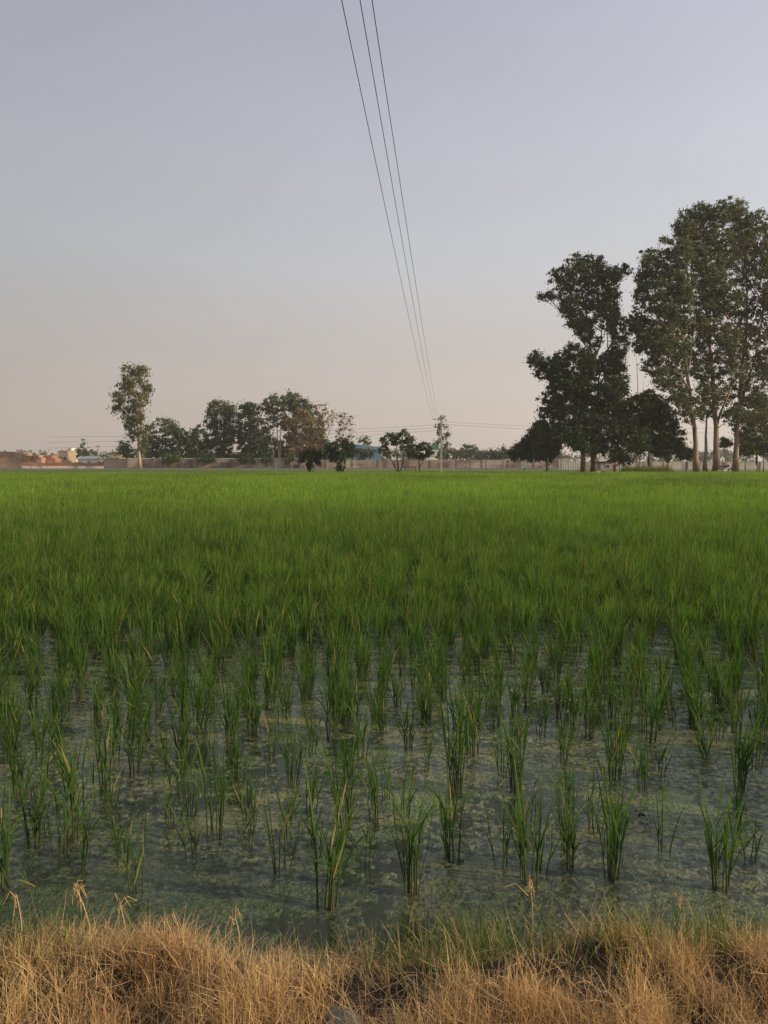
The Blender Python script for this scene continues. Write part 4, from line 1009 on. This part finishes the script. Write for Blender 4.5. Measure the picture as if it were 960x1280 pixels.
def house(name, x0, x1, ytop, D, depth, m, label, roof=None, rise=0.0, mono=0, cat='building', wins=(), ybase=None, over=0.3, rmat=None):
    """box house with a low roof; wins = [(fx, z0, w, h)]"""
    a, b = at(x0, 580, D)[0], at(x1, 580, D)[0]; top = at(480, ytop, D)[2] - 0.1; hw = (b - a) / 2
    e = empty(name, ((a + b) / 2, D + depth / 2, 0.1), label, cat)
    MB().box(-hw, hw, -depth / 2, depth / 2, 0, top).build('wall', m, e)
    rm = rmat or m
    if mono:
        v = [(-hw - over, -depth / 2 - over, top + .01), (hw + over, -depth / 2 - over, top + mono), (hw + over, depth / 2 + over, top + mono), (-hw - over, depth / 2 + over, top + .01)]
        v2 = [(x, y, z + 0.15) for x, y, z in v]
        MB().add(v + v2, [(0, 3, 2, 1), (4, 5, 6, 7), (0, 1, 5, 4), (1, 2, 6, 5), (2, 3, 7, 6), (3, 0, 4, 7)]).build('roof', rm, e)
        if abs(mono) > 0.4:
            s = 1 if mono > 0 else -1
            MB().add([(-hw, -depth / 2 + .02, top + .002), (hw, -depth / 2 + .02, top + .002), (hw if s > 0 else -hw, -depth / 2 + .02, top + abs(mono) - 0.05)], tris=[(0, 1, 2)]).build('gable', rm, e)
    elif rise:
        v = [(-hw - over, -depth / 2 - over, top + .002), (hw + over, -depth / 2 - over, top + .002), (hw + over, depth / 2 + over, top + .002), (-hw - over, depth / 2 + over, top + .002), (-hw - over, 0, top + rise), (hw + over, 0, top + rise)]
        MB().add(v, [(0, 1, 5, 4), (2, 3, 4, 5), (0, 3, 2, 1)], [(0, 4, 3), (1, 2, 5)]).build('roof', rm, e)
    else:
        MB().box(-hw - .12, hw + .12, -depth / 2 - .12, depth / 2 + .12, top + .003, top + 0.22).build('roof', rm, e)
    for fx, z0, w_, h_ in wins:
        x = -hw + fx * 2 * hw
        wn_ = MB().box(x - w_ / 2, x + w_ / 2, -depth / 2 - 0.05, -depth / 2 + 0.02, z0, z0 + h_).build('window', M['white'], e)
        MB().box(x - w_ / 2 + .08, x + w_ / 2 - .08, -depth / 2 - 0.07, -depth / 2 - 0.052, z0 + .08, z0 + h_ - .08).build('pane', M['glass'], wn_)
    return e
house('small_house', 73, 85, 564.5, 185, 5, M['cream'], 'cream flat roofed house beside the redder brick stack', wins=[(0.3, 1.8, .8, .9), (0.7, 1.8, .8, .9)])
hs = house('small_house', 86, 95, 567, 200, 4, M['white'], 'small white house below a white water tank', wins=[(0.5, 1.9, 1.0, 1.0)])
o = MB()
o.disc((0, 0, 0.6), (0, 0, 1), 0.75, 1.2, 14)
tk = o.build('water_tank', M['white']); tk.location = (at(90.5, 580, 202)[0], 202, at(480, 565.6, 202)[2] + 0.0)
tag(tk, 'round white water tank on the roof of the small white house', 'water tank')
house('small_house', 97, 118, 574, 172, 5, M['white'], 'long low house with pale sloping roof behind the brick wall', rise=0.75, rmat=M['coping'])
house('small_house', 137, 151, 567, 188, 5, M['cream'], 'yellowish house with uneven roof left of the tall slender eucalyptus', wins=[(0.25, 1.6, .8, .9), (0.7, 1.6, .8, .9)], mono=0.35)
house('storage_shed', 437, 476, 559, 178, 9, M['blue'], 'blue metal sheet shed behind the wall between the small bushy trees', mono=-0.9, rmat=M['blue'], cat='shed')
house('storage_shed', 533, 548, 562.5, 176, 6, M['white'], 'white walled shed under a steep green roof left of the power pole', mono=2.4, rmat=M['teal'], cat='shed')
house('small_hut', 751, 769, 577, 112, 3, M['concrete'], 'small hut with pale peaked roof behind the dark tree trunks', rise=1.2, rmat=M['wall_white'], cat='hut', wins=[(0.5, .5, .6, .6)])

# white lattice fence behind the dark trunks
x0, x1 = at(699, 580, 125)[0], at(729, 580, 125)[0]; top = at(480, 574, 125)[2]
e = empty('lattice_fence', ((x0 + x1) / 2, 125, 0.2), 'white lattice fence behind the two dark trunks', 'fence')
hw = (x1 - x0) / 2; h_ = top - 0.2
mb = MB()
for i in range(15): mb.tube([(-hw + i * 2 * hw / 14, 0, 0), (-hw + i * 2 * hw / 14, 0, h_)], 0.03, 4)
for i in range(6): mb.tube([(-hw, 0.035, 0.1 + i * (h_ - .1) / 5), (hw, 0.035, 0.1 + i * (h_ - .1) / 5)], 0.03, 4)
mb.build('lattice', M['white'], e)
for x in (-hw, 0, hw): MB().box(x - .08, x + .08, 0.08, 0.22, 0, h_ + .1).build('post', M['white'], e)

def wire_fence(xs_px, D, ytop, label, lines=(0.5, 0.9, 1.3, 1.6), m='concrete', r_=0.06):
    pts = [at(x, 588, D)[0] for x in xs_px]; zb = float(gz(0, D)); h_ = at(480, ytop, D)[2] - zb
    e = empty('wire_fence', (pts[0], D, zb), label, 'fence')
    for k, x in enumerate(pts):
        MB().box(x - pts[0] - r_, x - pts[0] + r_, -r_, r_, -0.1, h_ * (1 + 0.04 * math.sin(k * 2.1)), taper=0.85).build('post', M[m], e)
    mb = MB()
    for z in lines:
        if z < h_:
            mb.tube([(0, -r_ - .01, z), (pts[-1] - pts[0], -r_ - .01, z)], 0.010, 4)
    mb.build('wires', M['metal'], e)
wire_fence([568, 587.5, 607, 628, 649, 667, 685, 702], 84.3, 572.5, 'wire fence on slim concrete posts between power pole and dark trees')
wire_fence([772, 796, 816, 829, 853, 880, 908, 931, 947, 970], 88.5, 576, 'wire fence passing behind the great eucalyptus trunks', r_=0.05)
wire_fence([345, 365, 386, 409, 432, 455, 476], 112, 577, 'low faint wire fence before the wall behind the small bushy trees', lines=(0.4, 0.8), r_=0.04)

# sign on a leaning post
p = at(656, 588, 86); p[2] = 0.3
e = empty('signboard', p, 'blank white board on a leaning post before the wall', 'signboard')
MB().tube([(-0.25, 0, 0), (0.02, 0, 0.7)], 0.045, 6).build('post', M['wood'], e)
MB().box(-0.2, 0.35, -0.05, 0.0, 0.62, 1.1).build('board', M['white'], e)
# low bench
p = at(513, 588.5, 84); p[2] = 0.3
e = empty('wooden_bench', p, 'low weathered wooden bench between two small trees at the field edge', 'bench')
MB().box(-0.65, 0.65, -0.16, 0.16, 0.42, 0.47).build('seat', M['wood'], e)
MB().box(-0.65, 0.65, 0.17, 0.20, 0.62, 0.76).build('backrest', M['wood'], e)
for x in (-.55, .55):
    MB().box(x - .04, x + .04, -0.13, -0.06, 0, 0.418).build('leg', M['wood'], e)
    MB().box(x - .04, x + .04, 0.205, 0.26, 0, 0.77).build('leg', M['wood'], e)
# brown post, sack and stump by the dark trunks
p = at(768, 590, 85); p[2] = 0.28
tag(MB().box(-.16, .16, -.14, .14, 0, 0.85, taper=0.85).tube([(0, 0, .85), (0.02, 0, .98)], [.14, .06], 8).build('marker_post', M['rust'], loc=(0, 0, 0)), 'stout dark red marker post at the field edge below the dark trees', 'post').location = tuple(p)
p = at(746, 590, 86); p[2] = 0.38
tag(lump(np.zeros(3), 0.42, 0.25, 0.17, 9).build('cement_sack', M['white'], smooth=True), 'white sack lying by the foot of the dark trunks', 'sack').location = tuple(p)
p = at(754, 591, 85); p[2] = 0.42
tag(lump(np.zeros(3), 0.28, 0.22, 0.20, 12).build('boulder', M['bark_dark'], smooth=True), 'dark round boulder right of the white sack', 'boulder').location = tuple(p)

# parked motorbike under the great eucalypts
p = at(906, 591, 82.6); p[2] = 0.3
e = empty('motorbike', p, 'dark motorbike parked against the great eucalyptus trunks', 'motorbike')
def ring(mb, c, r, w, n=22):
    th = np.linspace(0, 2 * math.pi, n + 1)
    mb.tube(np.stack([c[0] + r * np.cos(th), np.full(n + 1, c[1]), c[2] + r * np.sin(th)], -1), w, 6, cap=False)
for x in (-0.62, 0.62):
    mb = MB(); mb.disc((x, 0, .3), (0, 1, 0), 0.06, 0.14, 12)
    for k in range(8):
        a = k * math.pi / 4; mb.tube([(x, 0, .3), (x + .25 * math.cos(a), 0, .3 + .25 * math.sin(a))], .008, 4)
    wheel = mb.build('wheel', M['chrome'], e)
    mb = MB(); ring(mb, (x, 0, .3), .265, .045); mb.build('tyre', M['black'], wheel)
MB().tube([(-.62, .07, .3), (-.2, .07, .38), (.15, .07, .32), (.42, .05, .78), (-.1, .05, .72), (-.55, .05, .75)], .025, 6).tube([(.42, 0, .78), (-.3, 0, .70), (-.62, -.07, .3)], .025, 6).build('frame', M['black'], e)
MB().box(-.15, .2, -.12, .12, .24, .55, taper=.8).build('engine', M['chrome'], e)
lp = lump(np.array([.2, 0, .82]), .27, .14, .13, 3); lp.build('fuel_tank', M['bike'], e, smooth=True)
MB().box(-.6, .0, -.13, .13, .77, .86, taper=.9).build('seat', M['black'], e)
MB().tube([(.62, .06, .3), (.42, .05, .95)], .022, 6).tube([(.62, -.06, .3), (.42, -.05, .95)], .022, 6).build('fork', M['chrome'], e)
MB().tube([(.33, -.38, 1.02), (.42, -.15, .98), (.42, .15, .98), (.33, .38, 1.02)], .018, 6).build('handlebar', M['chrome'], e)
MB().disc((.53, 0, .9), (1, 0, 0), .09, .1, 14).build('headlight', M['white'], e)
MB().tube([(-.1, -.1, .3), (-.75, -.12, .36)], [.03, .045], 8).build('exhaust', M['chrome'], e)
MB().tube([(0, -.08, .3), (.02, -.3, 0.0)], .014, 5).build('kickstand', M['black'], e)

# ------------------------------------------------------------------ power line
PD = 82.2
pb = at(551.5, 590, PD); pb[2] = 0.15
ptop = at(551.5, 521, PD)[2]
e = empty('power_pole', pb, 'thin concrete power pole at the far edge of the field where the overhead wires end', 'power pole')
H = ptop - pb[2]
MB().box(-0.11, 0.11, -0.09, 0.09, 0, H, taper=0.6).build('pole', M['concrete'], e)
MB().box(-0.95, 0.12, -0.15, -0.11, H - 0.32, H - 0.27).build('crossarm', M['metal'], e)
heads = []
for x, y in ((541.0, 525.0), (544.5, 524.0), (548.0, 523.0)):
    q_ = at(x, y, PD) - pb; heads.append(q_)
    MB().tube([(q_[0], -.13, H - .27), (q_[0], -.13, H - .2), (q_[0], -.13, H - .12)], [.02, .035, .02], 8).build('insulator', M['rust'], e)
near = [(427, 0), (450, 0), (465, 0)]
labs = ['leftmost of the three overhead power wires', 'middle of the three overhead power wires', 'rightmost of the three overhead power wires']
for k in range(3):
    s = heads[k] + pb; s[2] = pb[2] + H - .12
    a_, b_ = rayat(*near[k])
    Y0 = 9.2; n0 = np.array([a_ * Y0, Y0, CAMZ + b_ * Y0])
    # continue the straight line back over the photographer
    T = np.linspace(-0.35, 1, 60)
    P = n0 + (s - n0) * T[:, None]
    P[:, 2] -= 0.42 * 4 * (T * (1 - T)) 
    tag(MB().tube(P, 0.0055, 6).build('power_wire', M['wire'], loc=(0, 0, 0)), labs[k], 'wire', 'overhead power wires')
# second line crossing behind the field
for (xa, ya, xb, yb, D, lab) in [(60, 546, 547, 531, 190, 'upper faint wire crossing low in the sky behind the trees'), (60, 553, 547, 534.5, 190, 'middle faint wire crossing low in the sky behind the trees'),
                                 (60, 560, 547, 538, 190, 'lower faint wire crossing low in the sky behind the trees'), (552, 527, 900, 535, 190, 'faint wire running from the pole towards the dark trees, upper'),
                                 (552, 530, 900, 541, 190, 'faint wire running from the pole towards the dark trees, lower')]:
    A, B = at(xa, ya, D), at(xb, yb, D)
    T = np.linspace(0, 1, 20); P = A + (B - A) * T[:, None]; P[:, 2] -= 0.7 * 4 * T * (1 - T)
    tag(MB().tube(P, 0.022, 4).build('service_wire', M['metal']), lab, 'wire', 'faint wires behind the field')
for (x, y, D, lab) in [(122, 556, 192, 'thin grey utility pole behind the pointed conifer'), (552, 524, 191, 'far utility pole hidden close behind the columnar eucalyptus')]:
    p = at(x, y, D); p2 = p.copy(); h_ = p[2] - .2
    e = empty('utility_pole', (p[0], D, .2), lab, 'utility pole')
    MB().box(-.12, .12, -.1, .1, 0, h_, taper=.7).build('pole', M['concrete'], e)
    MB().box(-.7, .7, -.15, -.09, h_ - .5, h_ - .4).build('crossarm', M['metal'], e)

# ------------------------------------------------------------------ haze
HAZE = True
if HAZE:
    hz = MB().box(-1490, 1490, -390, 1490, -1.2, 36)
    m = bpy.data.materials.new('evening_haze'); m.use_nodes = True
    N, L = m.node_tree.nodes, m.node_tree.links
    N.remove(N['Principled BSDF'])
    pv = N.new('ShaderNodeVolumePrincipled')
    pv.inputs['Color'].default_value = (0.92, 0.88, 0.84, 1)
    pv.inputs['Density'].default_value = 0.00042
    pv.inputs['Anisotropy'].default_value = 0.2
    L.new(pv.outputs[0], N['Material Output'].inputs['Volume'])
    tag(hz.build('haze', m), 'thin warm evening haze over the field', 'haze', kind='stuff')
